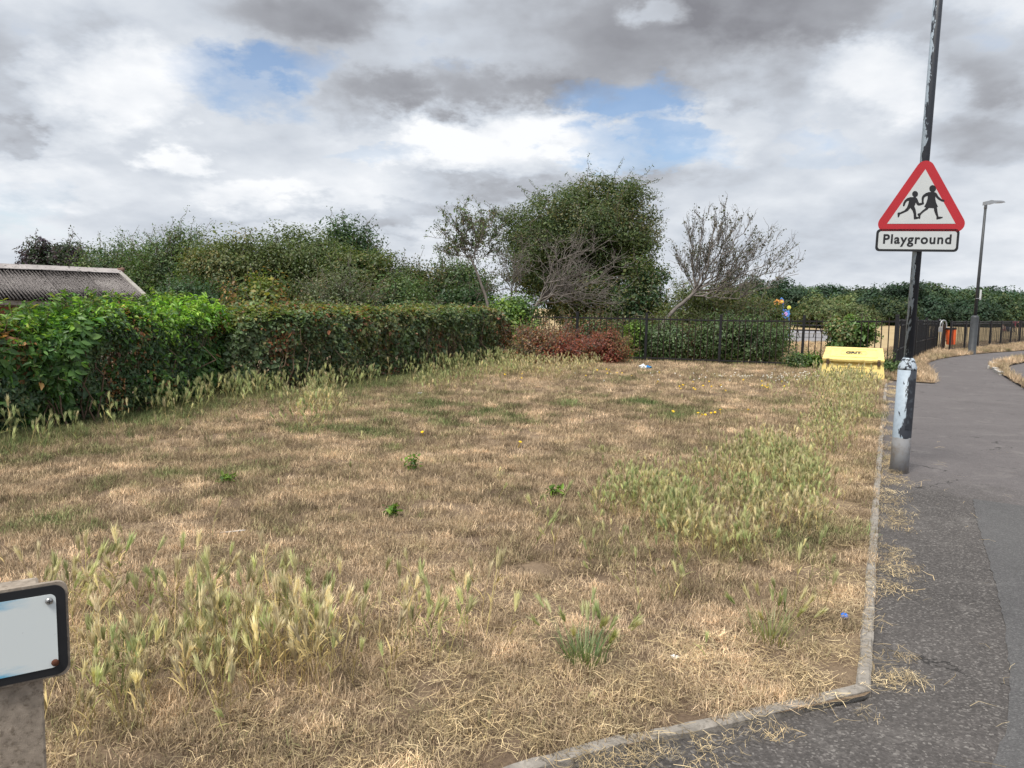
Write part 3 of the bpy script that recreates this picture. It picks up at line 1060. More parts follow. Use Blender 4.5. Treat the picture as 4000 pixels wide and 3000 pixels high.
for k in range(12):
    o = link('roofing_sheet', sheet_me, roof, (-0.93 * (k + 1) - 0.05, 0, rz_ + 0.012 * (k % 2) + rr.uniform(-.004, .004)), (slope_ang, 0, rr.uniform(-.004, .004)))
    o2 = link('roofing_sheet', sheet_me, roof, (-0.93 * k - 0.02, 0, rz_ - 0.02), (slope_ang, 0, math.pi))
bm = bmesh.new()
prof = [(-.24, -.24 * math.tan(slope_ang) + .015), (-.03, .025), (0, .05), (.03, .025), (.24, -.24 * math.tan(slope_ang) + .015), (.24, -.24 * math.tan(slope_ang)), (0, 0.02), (-.24, -.24 * math.tan(slope_ang))]
a_ = [bm.verts.new((0, y, z)) for y, z in prof]
b_ = [bm.verts.new((-1.12, y, z)) for y, z in prof]
bm.faces.new(a_)
bm.faces.new(b_[::-1])
for k in range(8):
    bm.faces.new((a_[k], b_[k], b_[(k + 1) % 8], a_[(k + 1) % 8]))
cap_me = from_bm('ridge_cap', bm, M['sheet'])
for k in range(10):
    link('ridge_cap', cap_me, roof, (0.03 - k * 1.1, 0, rz_ + 0.025 + rr.uniform(-.008, .008)), (0, 0, rr.uniform(-.006, .006)))
bm = bmesh.new()
tube(bm, [(-.02, 0, rz_ + .02), (.10, 0, rz_ + .03), (.13, 0, rz_ + .10)], [.07, .075, .05], 10)
part('ridge_end', bm, M['tile'], shed, True)
bm = bmesh.new()
box(bm, (0.0, -run / 2 - 0.0, (rz_ + ez_) / 2 + 0.028), (0.11, slope_len + 0.03, 0.03), Matrix.Rotation(slope_ang, 3, 'X'), 0.004)
part('bargeboard', bm, M['bargeboard'], shed)
bm = bmesh.new()
box(bm, (-LEN / 2, -run + 0.03, ez_ - 0.075), (LEN - .1, 0.03, 0.10), None, 0.004)
part('fascia', bm, M['bargeboard'], shed)
bm = bmesh.new()
tube(bm, [(-2.2, -run - 0.0, ez_ - .05), (-2.2, -run + .1, ez_ - .16), (-2.2, -run + .16, 0.3)], .035, 8)
part('downpipe', bm, M['darkgrey'], shed, True)

hp = P(-130, 1050, 46.0)
house = tag(empty('house', (hp.x, 46, 0)), 'brown roof tip of a house above the shed at far left', 'house')
bm = bmesh.new()
hz = P(0, 1030, 46).z
box(bm, (-1.2, 2, (hz - 1.3) / 2), (5.2, 5.0, hz - 1.3))
part('wall', bm, M['render'], house)
bm = bmesh.new()
va = [bm.verts.new(v) for v in ((-4.4, -1, hz - 1.4), (2.05, -1, hz - 1.4), (2.05, 5, hz - 1.4), (-4.4, 5, hz - 1.4), (-3.4, 2, hz), (1.62, 2, hz))]
for f in ((0, 1, 5, 4), (2, 3, 4, 5), (1, 2, 5), (3, 0, 4), (3, 2, 1, 0)):
    bm.faces.new([va[i] for i in f])
part('roof', bm, M['tile'], house)

# ------------------------------------------------------------------ trees
GR1 = [((.050, .085, .028), 4), ((.068, .105, .034), 3), ((.085, .11, .04), 2), ((.035, .065, .025), 3)]
OLIVE = [((.075, .095, .032), 4), ((.095, .108, .038), 3), ((.05, .075, .026), 3), ((.12, .11, .04), 1)]
DARK = [((.032, .062, .027), 4), ((.045, .078, .030), 3), ((.024, .048, .022), 3)]
GREY = [((.085, .10, .055), 3), ((.065, .085, .04), 3), ((.11, .105, .06), 2), ((.12, .09, .05), 1)]
YEL = [((.09, .12, .035), 3), ((.17, .16, .035), 2), ((.06, .09, .03), 3), ((.15, .09, .03), 1)]
PURP = [((.026, .020, .030), 5), ((.035, .024, .030), 3), ((.028, .042, .024), 3)]
MAIN = [((.050, .072, .024), 4), ((.070, .088, .030), 3), ((.036, .058, .022), 4), ((.095, .092, .034), 1.5)]
LIMEY = [((.11, .17, .03), 4), ((.08, .14, .03), 3), ((.05, .09, .025), 2)]

crown_tree('copper_beech', 'dark purple leaved tree rising behind the shed roof at far left', 'tree', 215, 932, 235, 62, PURP, 11, 16000, .22, shoots=45, shoot_len=.9, nclump=90, sig=.45, low=.15)
GC = 'trees of the copse behind the hedge'
crown_tree('willow_tree', 'loose pale green tree just right of the purple tree, above the shed roof', 'tree', 470, 948, 420, 36, GR1, 12, 26000, .11, shoots=80, shoot_len=.8, nclump=150, sig=.40, group=GC, thin_top=.45, aspect=.45)
crown_tree('willow_tree', 'wispy pale green tree with thin upright shoots, taller, behind the shed gable', 'tree', 690, 880, 330, 32, GR1, 13, 24000, .105, shoots=80, shoot_len=.8, nclump=130, sig=.34, group=GC, thin_top=.5, aspect=.45)
crown_tree('sallow_tree', 'olive green rounded tree above the left end of the clipped hedge', 'tree', 905, 900, 380, 30, OLIVE, 14, 30000, .095, boxy=2.3, lump=.2, shoots=45, shoot_len=.3, nclump=170, sig=.33, group=GC)
crown_tree('sallow_tree', 'large domed olive green tree in the middle of the copse', 'tree', 1165, 880, 520, 31, [OLIVE[0], OLIVE[2], MAIN[0], MAIN[1]], 15, 40000, .095, boxy=2.3, lump=.2, shoots=45, shoot_len=.3, nclump=230, sig=.33, group=GC)
crown_tree('ash_tree', 'darker bluish green tree top rising behind the domed copse', 'tree', 1365, 852, 270, 42, DARK, 16, 17000, .15, shoots=70, shoot_len=.8, nclump=100, sig=.42, group=GC)
crown_tree('sallow_tree', 'green tree sloping down on the right of the domed copse', 'tree', 1420, 955, 360, 30, OLIVE + [MAIN[0]], 17, 25000, .095, boxy=2.3, lump=.2, shoots=45, shoot_len=.3, nclump=150, sig=.32, group=GC)
crown_tree('hazel_bush', 'low dark green bush at the right end of the copse', 'bush', 1620, 1025, 280, 30, MAIN, 18, 15000, .10, shoots=80, shoot_len=.7, nclump=110, sig=.30, group=GC, stems=4)
crown_tree('hazel_bush', 'bushy green mass left of the thin pale trunk', 'bush', 1790, 1015, 230, 33, GR1, 19, 14000, .11, shoots=80, shoot_len=.7, nclump=100, sig=.32, group=GC, stems=4)
GS = 'shrubs growing just behind the hedge'
crown_tree('elder_shrub', 'yellowing leafy shrub directly behind the gap between the two hedges', 'shrub', 1030, 1080, 250, 20.5, YEL, 21, 9000, .10, shoots=40, shoot_len=.4, nclump=80, sig=.24, group=GS, stems=5, low=.02)
crown_tree('blackthorn_shrub', 'grey green twiggy shrub behind the middle of the clipped hedge', 'shrub', 1330, 1045, 300, 25, GREY, 22, 13000, .075, shoots=110, shoot_len=.6, nclump=110, sig=.26, group=GS, stems=6, low=.02, bark='twig_grey', thin_top=.3)
crown_tree('blackthorn_shrub', 'mid green shrub behind the right half of the clipped hedge', 'shrub', 1560, 1075, 280, 26, GR1, 23, 12000, .085, shoots=70, shoot_len=.4, nclump=100, sig=.26, group=GS, stems=5, low=.02)
crown_tree('blackthorn_shrub', 'dark shrub below the wispy tree, right of the shed gable', 'shrub', 740, 1085, 330, 24, DARK + [OLIVE[0]], 24, 13000, .09, shoots=60, shoot_len=.4, nclump=110, sig=.27, group=GS, stems=5, low=.02)
crown_tree('blackthorn_shrub', 'dark low bush filling behind the thin pale trunk', 'shrub', 1830, 1110, 280, 29, DARK, 25, 11000, .09, shoots=50, shoot_len=.4, nclump=90, sig=.28, group=GS, stems=5, low=.02)
crown_tree('hazel_bush', 'bright green bush at the right end of the hedge below the bare branches', 'bush', 2010, 1165, 220, 22.5, LIMEY + [GR1[0]], 26, 11000, .085, shoots=50, shoot_len=.3, nclump=90, sig=.2, stems=5, low=.02)
main_t = crown_tree('hawthorn_tree', 'tallest broad dark green tree in the centre behind the fence', 'tree', 2265, 640, 640, 31, MAIN, 31, 92000, .086, shoots=220, shoot_len=.7, nclump=380, sig=.30, low=.06, hollow=.5, lump=.24, thin_top=.2, ydepth=2.7, shoot_up=.3, boxy=2.15)
crown_tree('hawthorn_bush', 'dark green bush under the right side of the tallest tree', 'bush', 2500, 1000, 260, 28.5, MAIN + [DARK[0]], 32, 16000, .09, shoots=60, shoot_len=.4, nclump=120, sig=.28, stems=4, low=.02)
crown_tree('hawthorn_bush', 'olive domed twiggy bush behind the fence under the leaning bare tree', 'bush', 2800, 1095, 480, 26, OLIVE + [GREY[2]], 33, 30000, .075, shoots=150, shoot_len=.45, nclump=220, sig=.24, stems=7, low=.02, flat=.8, bark='twig_grey')
crown_tree('hawthorn_bush', 'green bush at the right end of the thicket behind the fence', 'bush', 2985, 1180, 170, 25, OLIVE + [GR1[0]], 34, 10000, .08, shoots=40, shoot_len=.3, nclump=80, sig=.2, stems=4, low=.02)

# open, half bare trees
D1 = 25.0
fan_tree('birch_tree', 'thin sparse leaved tree with pale trunk left of the tallest tree', 'tree',
         [P(1935, 1330, D1), P(1905, 1190, D1), P(1870, 1080, D1), P(1840, 1010, D1)],
         [P(x, y, D1 + dz) for x, y, dz in ((1715, 900, .4), (1745, 850, 0), (1800, 840, -.5), (1850, 880, .6), (1905, 850, .2), (1940, 840, -.4), (1770, 960, .7), (1950, 920, .3), (1880, 930, -.7), (1735, 1000, .5), (1930, 1010, .4))],
         41, r0=.055, sub=11, sub_len=.7, up=.5, twigs=6, twig_len=.34, leaf=.065, leaf_p=.95, wob=.03, palette=GREY + GR1[:2])
fan_tree('dead_tree', 'grey leafless branches fanning out in front of the tallest tree', 'dead tree',
         [P(1990, 1340, 24.5), P(2060, 1240, 24.5), P(2110, 1170, 24.5)],
         [P(x, y, 24.5 + dz) for x, y, dz in ((2260, 915, .5), (2310, 900, -.2), (2370, 960, .4), (2420, 1020, -.4), (2450, 1090, .3), (2430, 1160, -.5), (2330, 1050, .6), (2250, 1000, -.6), (2180, 950, .5), (2380, 1200, .2), (2300, 1130, -.8), (2470, 1040, .5), (2220, 1090, .7), (2350, 1180, -.4))],
         42, r0=.085, sub=11, sub_len=.8, up=.12, twigs=4, twig_len=.45, leaf_p=.0, bark='twig_grey', spread=.42, bow=.05)
fan_tree('dead_tree', 'small grey bare branch sprays beside the pale trunk', 'dead tree',
         [P(1985, 1330, 26.2), P(1990, 1220, 26.2), P(2000, 1130, 26.2)],
         [P(x, y, 26.2 + dz) for x, y, dz in ((1930, 1060, .3), (1960, 1000, 0), (2030, 990, .2), (2060, 960, -.3), (2080, 1030, .3), (2010, 1050, .4), (1830, 1160, .2))],
         44, r0=.05, sub=9, sub_len=.6, up=.2, twigs=4, twig_len=.35, leaf_p=.05, palette=GREY, spread=.5)
D3 = 23.6
fan_tree('leaning_tree', 'half bare tree leaning right over the fence with wiry upright shoots', 'tree',
         [P(2470, 1400, D3), P(2560, 1300, D3), P(2640, 1205, D3), P(2720, 1135, D3)],
         [P(x, y, D3 + dz) for x, y, dz in ((2690, 880, .4), (2745, 850, -.2), (2800, 850, .5), (2850, 830, -.4), (2890, 840, .3), (2930, 870, -.3), (2970, 920, .5), (3020, 930, -.2), (3060, 950, .3), (3100, 985, -.1), (3110, 1040, .2), (3120, 1070, -.4), (2990, 1090, .4), (2950, 1000, .8), (2870, 960, .9), (2780, 980, .7), (2700, 1000, .5), (2640, 1010, .3), (3040, 1120, -.5), (2930, 1160, -.6))],
         43, r0=.085, sub=13, sub_len=.75, up=.75, twigs=5, twig_len=.36, leaf=.055, leaf_p=.62, palette=[((.055, .06, .035), 3), ((.08, .08, .045), 2), ((.04, .05, .03), 2)], spread=.26, bow=-.02, wob=.025, leaf_per=4)

# far tree line
FAR = [((.040, .066, .034), 4), ((.052, .078, .036), 3), ((.030, .052, .030), 3), ((.066, .086, .036), 1.5)]
FARO = [((.075, .095, .040), 4), ((.09, .10, .045), 3), ((.055, .078, .035), 3)]
FARD = [((.026, .048, .030), 4), ((.034, .058, .034), 3), ((.024, .040, .026), 2)]
GF = 'trees of the far wood across the field'
far = [(2940, 1085, 190, 95, FAR, 'far tree behind the right tip of the leaning bare tree'),
       (3050, 1078, 170, 100, FARD, 'far tree seen above the blue flower play panels'),
       (3120, 1100, 120, 125, FAR, 'far low tree left of the two round dark crowns'),
       (3192, 1113, 130, 165, FARD, 'left one of two small round dark crowns on the skyline'),
       (3262, 1103, 140, 165, FARD, 'right one of two small round dark crowns on the skyline'),
       (3345, 1113, 130, 150, FAR, 'pale far tree just left of the taller wood'),
       (3205, 1152, 165, 78, FARO, 'round olive bush standing alone in front of the far wood above the grit bin'),
       (3310, 1150, 150, 125, FARO, 'pale olive tree between round bush and dark wood'),
       (3345, 1190, 110, 100, FARO, 'small pale bush at the foot of the dark wood'),
       (3420, 1108, 170, 112, FARD, 'dark tree left of the sign post in the far wood'),
       (3520, 1078, 200, 108, FARD, 'tallest far tree, directly behind the sign post'),
       (3600, 1085, 150, 112, FAR, 'tall far tree just right of the sign post'),
       (3690, 1103, 150, 150, FARD, 'domed tree on the skyline right of the sign post'),
       (3700, 1135, 190, 112, FAR, 'mid green tree above the orange bin in the far wood'),
       (3800, 1118, 150, 118, FAR, 'far tree directly behind the distant lamp post'),
       (3850, 1112, 130, 140, FARD, 'far tree with rounded crown just right of the distant lamp post'),
       (3880, 1135, 170, 108, FAR, 'lighter green tree right of the distant lamp post'),
       (3965, 1116, 190, 112, FARD, 'dark tree at the right edge above the stooping person'),
       (4060, 1108, 200, 112, FAR, 'far tree cut off by the right edge'),
       (4180, 1105, 200, 115, FARD, 'far tree beyond the right edge'),
       (3470, 1140, 170, 104, FAR, 'lower bushy tree left of the sign post'),
       (3610, 1150, 180, 106, FARD, 'lower dark bushy tree above the dark fence run'),
       (2850, 1110, 200, 100, FARD, 'far tree behind the olive domed bush'),
       (3780, 1165, 170, 104, FARD, 'low dark bush at the foot of the wood behind the distant lamp')]
for k, (x, y, wd, dp, pal, lab) in enumerate(far):
    pal = [(tuple(q * (.68, 1.0, 1.38, .82, 1.18)[k % 5] for q in c_), w_) for c_, w_ in pal]
    crown_tree('wood_tree', lab, 'tree', x, y + 13, wd, dp, pal, 100 + k, 11000, .0028 * dp, nclump=85, sig=.0055 * dp, shoots=0, inner=.2, hollow=.6, boxy=2.2, low=.02, group=GF,
               mat_=M['leaf_far'], lump=.36, aspect=.7, ydepth=5)

# ------------------------------------------------------------------ hedges
def hedge_points(line, height, thick, n, rng, seed, lump=0.16, top_frac=None, end_round=0.5, skirt=0.25):
    """random points and outward normals on the front, top and ends of a hedge whose front foot runs along line (left to right, away)"""
    L = [np.array([p[0], p[1]]) for p in line]
    seg = np.array([np.linalg.norm(b_ - a_) for a_, b_ in zip(L, L[1:])])
    cum = np.concatenate([[0], np.cumsum(seg)])
    tot = cum[-1]
    s = rng.random(n) * tot
    i = np.clip(np.searchsorted(cum, s) - 1, 0, len(seg) - 1)
    t = (s - cum[i]) / seg[i]
    A, B_ = np.array(L)[i], np.array(L)[i + 1]
    p = A + (B_ - A) * t[:, None]
    d = (B_ - A) / seg[i][:, None]
    inward = np.stack([-d[:, 1], d[:, 0]], axis=1)          # away from the viewer
    h = height(s) if callable(height) else np.full(n, height)
    per = h + thick
    q = rng.random(n) * per
    front = q < h
    e = np.minimum(s, tot - s)
    endf = np.clip(e / end_round, 0, 1)
    endf = np.sqrt(1 - (1 - endf) ** 2)
    z = np.where(front, q, h)
    y = np.where(front, 0.0, q - h)
    # rounded shoulder
    rs = 0.28
    sh = np.clip((z - (h - rs)) / rs, 0, 1)
    y = np.where(front, y + rs * (1 - np.sqrt(1 - sh ** 2 * .98)), y)
    sb = np.clip((rs - y) / rs, 0, 1)
    z = np.where(front, z, h - rs * (1 - np.sqrt(1 - sb ** 2 * .98)) * 0.9)
    nf = np.where(front, 1 - sh * .7, sb * .6)
    nz = np.where(front, sh * .9, 1.0)
    bump = (fbm(s * 1.3, z * 1.6 + y * 1.4, seed, 4) - 0.5) * 2 * lump
    bump2 = (fbm(s * 4.0, z * 4.0 + y * 4, seed + 5, 3) - 0.5) * 2 * lump * .5
    und = -0.16 * np.clip((0.35 - z) / 0.35, 0, 1)
    yy = y - (bump + bump2 + und) * nf
    zz = z * (0.35 + 0.65 * endf) + (bump * .5 + bump2 * .7) * nz
    dep = rng.exponential(0.07, n)
    yy = yy + dep * np.maximum(nf, .15) + (1 - endf) * 0.25
    zz = zz - dep * nz * .8
    pos = np.stack([p[:, 0] + inward[:, 0] * yy, p[:, 1] + inward[:, 1] * yy, np.maximum(zz, 0.03) + 0.02], axis=1)
    nrm = np.stack([-inward[:, 0] * nf, -inward[:, 1] * nf, nz], axis=1)
    return pos, nrm, s, z, front, h, dep, d, inward




def sprigs(pos, nrm, sel, rng, lmin, lmax, leaf, per):
    """short leafy twigs standing out of a hedge face; returns leaf points, normals and twig segments"""
    lp, ln, sg = [], [], []
    for i in sel:
        dd = unit(nrm[i] * .8 + np.array([0, 0, .35]) + rng.normal(size=3) * .55)
        L_ = rng.uniform(lmin, lmax)
        s_, _p = curve_segs(rng, pos[i] - dd * .05, pos[i] + dd * L_, .004, .0015, 4, -.05, .06)
        sg.append(s_)
        m_ = rng.integers(per // 2, per)
        lp.append(pos[i] + dd * (L_ * rng.uniform(.1, 1.0, m_))[:, None] + rng.normal(size=(m_, 3)) * leaf * .35)
        ln.append(rng.normal(size=(m_, 3)) * .7 + nrm[i] * .6 + np.array([0, 0, .5]))
    return np.concatenate(lp), np.concatenate(ln), sg


H1 = [G(-700, 1820), G(-300, 1768), G(0, 1722), G(330, 1668), G(620, 1610), G(830, 1560), G(930, 1530)]
H2 = [G(880, 1555), G(1100, 1540), G(1350, 1508), G(1600, 1470), G(1800, 1438), G(1930, 1420), G(2010, 1412)]
off1 = Vector((0, 0, 0))

# near hedge: big leaved, bright at its upper right
rng = np.random.default_rng(51)
hl1 = sum((b_ - a_).length for a_, b_ in zip(H1, H1[1:]))
hgt1 = lambda s: 1.24 + 0.14 * np.clip((s - hl1 * .55) / (hl1 * .3), 0, 1) + 0.05 * np.sin(s * 2.1) + 0.04 * np.sin(s * 5.3 + 1)
hedge1 = tag(empty('hedge', H1[2]), 'tall bushy broad leaved hedge with bright lime shoots at far left', 'hedge')
pos, nrm, s, z, fr_, h, dep, d_, inw = hedge_points(H1, hgt1, 1.15, 66000, rng, 3, lump=.3, end_round=.7)
nrm2 = nrm * 1.1 + rng.normal(size=nrm.shape) * .5
nrm2[:, 2] += .35
patchn = fbm(s * .9 + 3, z * 1.1, 61, 3)
big_l = patchn > .46
sz = np.where(big_l, .082, .052) * rng.lognormal(0, .25, len(pos))
cA = pick_cols(rng, len(pos), [((.055, .115, .032), 4), ((.075, .145, .038), 3), ((.038, .082, .030), 3), ((.095, .165, .045), 1)], .2, pos, 1.5, 5)
cB = pick_cols(rng, len(pos), [((.050, .088, .042), 4), ((.068, .108, .048), 3), ((.09, .12, .055), 2), ((.036, .066, .036), 2)], .2, pos, 1.5, 6)
col = np.where(big_l[:, None], cA, cB)
lime = (np.clip((s / hl1 - .50) / .2, 0, 1) * np.clip((z / h - .66) / .22, 0, 1) * .85 + .5 * np.clip((z / h - .85) / .15, 0, 1)) * (fbm(s * 2, z * 2, 9) + .4)
lm = rng.random(len(pos)) < lime
col[lm] = pick_cols(rng, lm.sum(), [((.17, .29, .045), 3), ((.13, .24, .045), 3), ((.21, .32, .06), 1)], .16)
dead = rng.random(len(pos)) < np.clip((fbm(s * 2.2, z * .9, 71, 3) - .69) * 5, 0, .4)
col[dead] = pick_cols(rng, dead.sum(), [((.20, .105, .045), 3), ((.28, .16, .07), 2), ((.12, .06, .03), 2)], .25)
b0 = np.array(H1[2])
keep = rng.random(len(pos)) > np.clip((fbm(s * 2.6, z * 2.6, 88, 3) - .60) * 5, 0, .85) * (z < h * .85)
link('foliage', leaf_mesh('foliage', pos[keep] - b0, nrm2[keep], sz[keep], .58, col[keep], rng, M['leaf'], shape=6, fold=.2), hedge1)
sel_ = rng.choice(np.where((dep < .08) & (z > .15))[0], 420, replace=False)
lp_, ln_, sgx = sprigs(pos, nrm, sel_, rng, .08, .24, .06, 13)
link('side_shoots', leaf_mesh('side_shoots', lp_ - b0, ln_, .065 * rng.lognormal(0, .3, len(lp_)), .52, pick_cols(rng, len(lp_), [((.06, .12, .035), 4), ((.085, .155, .042), 3), ((.045, .085, .035), 2)], .2), rng, M['leaf'], shape=6), hedge1)
# lime shoots standing up out of the top
ti = np.where((z > h * .93) & (rng.random(len(z)) < .012 + .03 * (s / hl1 > .6)))[0][:330]
sp_, sn_, sg_ = [], [], []
for i in ti:
    dd = unit(np.array([rng.normal() * .35, rng.normal() * .35 - .1, 1.0]))
    Ls = rng.uniform(.10, .30)
    s_, pt = curve_segs(rng, pos[i], pos[i] + dd * Ls, .005, .002, 3, 0, .06)
    sg_.append(s_)
    m_ = rng.integers(7, 13)
    sp_.append(pos[i] + dd * (Ls * rng.uniform(.35, 1.05, m_))[:, None])
    nn = rng.normal(size=(m_, 3)) * .6
    nn[:, 2] += .9
    sn_.append(nn)
sp_, sn_ = np.concatenate(sp_), np.concatenate(sn_)
lf = ((sp_[:, 0] - H1[0].x) / (H1[-1].x - H1[0].x))
cs = np.where((lf > .62)[:, None], pick_cols(rng, len(sp_), [((.19, .31, .05), 3), ((.14, .25, .045), 2)], .15), pick_cols(rng, len(sp_), [((.10, .16, .04), 3), ((.17, .20, .05), 1), ((.07, .12, .04), 2)], .2))
o = link('young_shoots', leaf_mesh('young_shoots', sp_ - b0, sn_, .085 * rng.lognormal(0, .2, len(sp_)), .42, cs, rng, M['leaf'], shape=6), hedge1)
# twigs and stems inside
st = []
for _ in range(520):
    i = rng.integers(0, len(pos))
    foot = np.array([pos[i, 0] + inw[i, 0] * .35, pos[i, 1] + inw[i, 1] * .35, 0.02]) + rng.normal(size=3) * np.array([.2, .2, 0])
    s_, _p = curve_segs(rng, foot, pos[i] + inw[i].tolist().__len__() * 0, .014, .004, 5, 0, .06)
    st.append(s_)
st = np.concatenate(st + sg_ + sgx)
st[:, :3] -= b0
st[:, 3:6] -= b0
link('stems', tubes_mesh('stems', st, M['twig_brown'], 4), hedge1)

# the largest single leaves on the face, each its own piece
def single_leaf(name, wd, col_):
    bm = bmesh.new()
    cl_ = bm.faces
    outl = [(0, 0), (.18, wd * .72), (.42, wd), (.68, wd * .72), (1.0, 0)]
    mid = [bm.verts.new((x, 0, -.10 * x * x + .02)) for x, _y in outl]
    for sgn in (1, -1):
        e_ = [mid[0]] + [bm.verts.new((x, sgn * y, -.10 * x * x + .10 * y + .02)) for x, y in outl[1:-1]] + [mid[-1]]
        for k in range(len(outl) - 1):
            vs = [mid[k], mid[k + 1], e_[k + 1], e_[k]]
            u_ = []
            for v_ in vs:
                if v_ not in u_:
                    u_.append(v_)
            cl_.new(u_ if sgn < 0 else u_[::-1])
    me = from_bm(name, bm, M['leaf'])
    a_ = me.attributes.new('col', 'FLOAT_COLOR', 'FACE')
    for f_ in a_.data:
        f_.color = tuple(col_) + (1,)
    return me


leaf_protos = [single_leaf('leaf', .30, c_) for c_ in ((.085, .175, .05), (.11, .21, .06), (.07, .145, .05), (.14, .24, .07))] + [single_leaf('leaf', .24, c_) for c_ in ((.17, .29, .05), (.24, .13, .055))]
cand = np.where(fr_ & (dep < .05) & (s > hl1 * .34) & (z > .1) & (z < h * .95) & (patchn > .47))[0]
rng.shuffle(cand)
k_ = 0
for i in cand[:76]:
    # a compound leaf: four leaflets on one stalk direction
    out = Vector((-inw[i, 0], -inw[i, 1], .25)).normalized()
    for q in range(4):
        if k_ >= 298:
            break
        o = link('leaf', leaf_protos[4 if (z[i] / h[i] > .75 and s[i] / hl1 > .6) else (5 if rng.random() < .03 else rng.integers(0, 4))], hedge1)
        aa = (q - 1.5) * .75 + rng.normal() * .2
        dirv = (Vector((d_[i, 0], d_[i, 1], 0)) * math.sin(aa) + Vector((0, 0, -1)) * math.cos(aa) * .75 + out * .45).normalized()
        nv = (out + Vector((0, 0, .7)))
        nv = (nv - dirv * nv.dot(dirv)).normalized()
        rm = Matrix((dirv, nv.cross(dirv), nv)).transposed()
        sc_ = float(rng.uniform(.10, .155))
        o.matrix_basis = Matrix.Translation(Vector(pos[i] - b0) + out * (.04 + .01 * q)) @ rm.to_4x4() @ Matrix.Scale(sc_, 4)
        k_ += 1

# second hedge: clipped, small leaved
rng = np.random.default_rng(52)
hl2 = sum((b_ - a_).length for a_, b_ in zip(H2, H2[1:]))
hgt2 = lambda s: 1.33 + .13 * np.clip(s / hl2, 0, 1) + .02 * np.sin(s * 3.1)
hedge2 = tag(empty('hedge', H2[0]), 'clipped flat topped dark hedge with rusty patches in the middle', 'hedge')
pos, nrm, s, z, fr_, h, dep, d_, inw = hedge_points(H2, hgt2, 1.5, 78000, rng, 17, lump=.24, end_round=.9)
nrm2 = nrm * 1.0 + rng.normal(size=nrm.shape) * .55
nrm2[:, 2] += .25
sz = .066 * rng.lognormal(0, .32, len(pos))
col = pick_cols(rng, len(pos), [((.072, .102, .050), 4), ((.096, .126, .058), 3), ((.050, .076, .040), 3), ((.13, .14, .066), 2)], .28, pos, 1.2, 15)
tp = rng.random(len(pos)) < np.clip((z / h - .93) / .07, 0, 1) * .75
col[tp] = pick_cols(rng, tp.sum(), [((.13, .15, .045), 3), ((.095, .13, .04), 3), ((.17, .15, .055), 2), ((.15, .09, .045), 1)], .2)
dead = rng.random(len(pos)) < .8 * np.clip((fbm(s * 1.1, z * 1.4 + 4, 77, 4) - .56) * 3.2, 0, .5) + .35 * np.clip((.35 - z) / .35, 0, 1) + .6 * np.clip((s / hl2 - .86) / .12, 0, .6)
col[dead] = pick_cols(rng, dead.sum(), [((.17, .075, .038), 3), ((.23, .095, .05), 2), ((.11, .06, .035), 3), ((.20, .13, .06), 1)], .25)
b0 = np.array(H2[0])
keep = rng.random(len(pos)) > np.clip((fbm(s * 1.8, z * 2.2, 98, 3) - .60) * 5, 0, .9) * (z < h * .7)
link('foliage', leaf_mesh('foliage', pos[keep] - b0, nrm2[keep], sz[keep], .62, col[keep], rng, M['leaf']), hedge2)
sel_ = rng.choice(np.where((dep < .08) & (z > .1))[0], 520, replace=False)
lp_, ln_, sgx = sprigs(pos, nrm, sel_, rng, .06, .22, .045, 14)
link('side_shoots', leaf_mesh('side_shoots', lp_ - b0, ln_, .052 * rng.lognormal(0, .3, len(lp_)), .6, pick_cols(rng, len(lp_), [((.08, .118, .055), 4), ((.11, .14, .065), 3), ((.15, .15, .06), 1), ((.18, .09, .045), 1.2)], .2), rng, M['leaf']), hedge2)
st = list(sgx)
for _ in range(620):
    i = rng.integers(0, len(pos))
    foot = np.array([pos[i, 0] + inw[i, 0] * .3, pos[i, 1] + inw[i, 1] * .3, 0.02]) + rng.normal(size=3) * np.array([.2, .2, 0])
    s_, _p = curve_segs(rng, foot, pos[i] - np.array([inw[i, 0], inw[i, 1], 0]) * .03, .014, .004, 5, 0, .06)
    st.append(s_)
st = np.concatenate(st)
st[:, :3] -= b0
st[:, 3:6] -= b0
link('stems', tubes_mesh('stems', st, M['twig_brown'], 4), hedge2)

# rusty dying bush and thicket along the fence
RUST = [((.17, .052, .036), 4), ((.22, .075, .045), 3), ((.11, .045, .032), 3), ((.055, .075, .035), 1.5), ((.26, .12, .06), 1)]
crown_tree('dying_bush', 'rust red dying bush between hedge end and fence', 'bush', 2150, 1285, 400, 20.6, RUST + [((.16, .11, .06), 3)], 61, 10000, .05, shoots=170, shoot_len=.3, nclump=150, sig=.17, stems=8, low=.01, bark='twig_grey', ydepth=.7, flat=.8)
crown_tree('dying_bush', 'smaller reddish brown bush at the first fence panel', 'bush', 2370, 1300, 170, 21.0, RUST + [((.16, .12, .06), 3)], 62, 6000, .05, shoots=90, shoot_len=.25, nclump=70, sig=.13, stems=6, low=.01, bark='twig_brown', ydepth=.5)
BRAM = [((.060, .095, .040), 4), ((.080, .115, .048), 3), ((.042, .068, .030), 3), ((.12, .10, .055), 1.5), ((.14, .08, .045), 1)]
crown_tree('bramble_thicket', 'reddish bramble thicket behind the leftmost fence panel', 'thicket', 2310, 1235, 260, 23.6, RUST + BRAM, 63, 9000, .06, shoots=90, shoot_len=.35, nclump=100, sig=.2, stems=8, low=.01, ydepth=.6)
crown_tree('bramble_thicket', 'dark bramble thicket behind the fence under the leaning trunk', 'thicket', 2620, 1255, 330, 23.0, BRAM, 64, 14000, .065, shoots=80, shoot_len=.3, nclump=130, sig=.2, stems=8, low=.01, ydepth=.6)
crown_tree('bramble_thicket', 'dark green thicket behind the middle fence panel', 'thicket', 2900, 1235, 340, 22.4, BRAM[:3], 65, 15000, .065, shoots=80, shoot_len=.3, nclump=140, sig=.2, stems=8, low=.01, ydepth=.6)
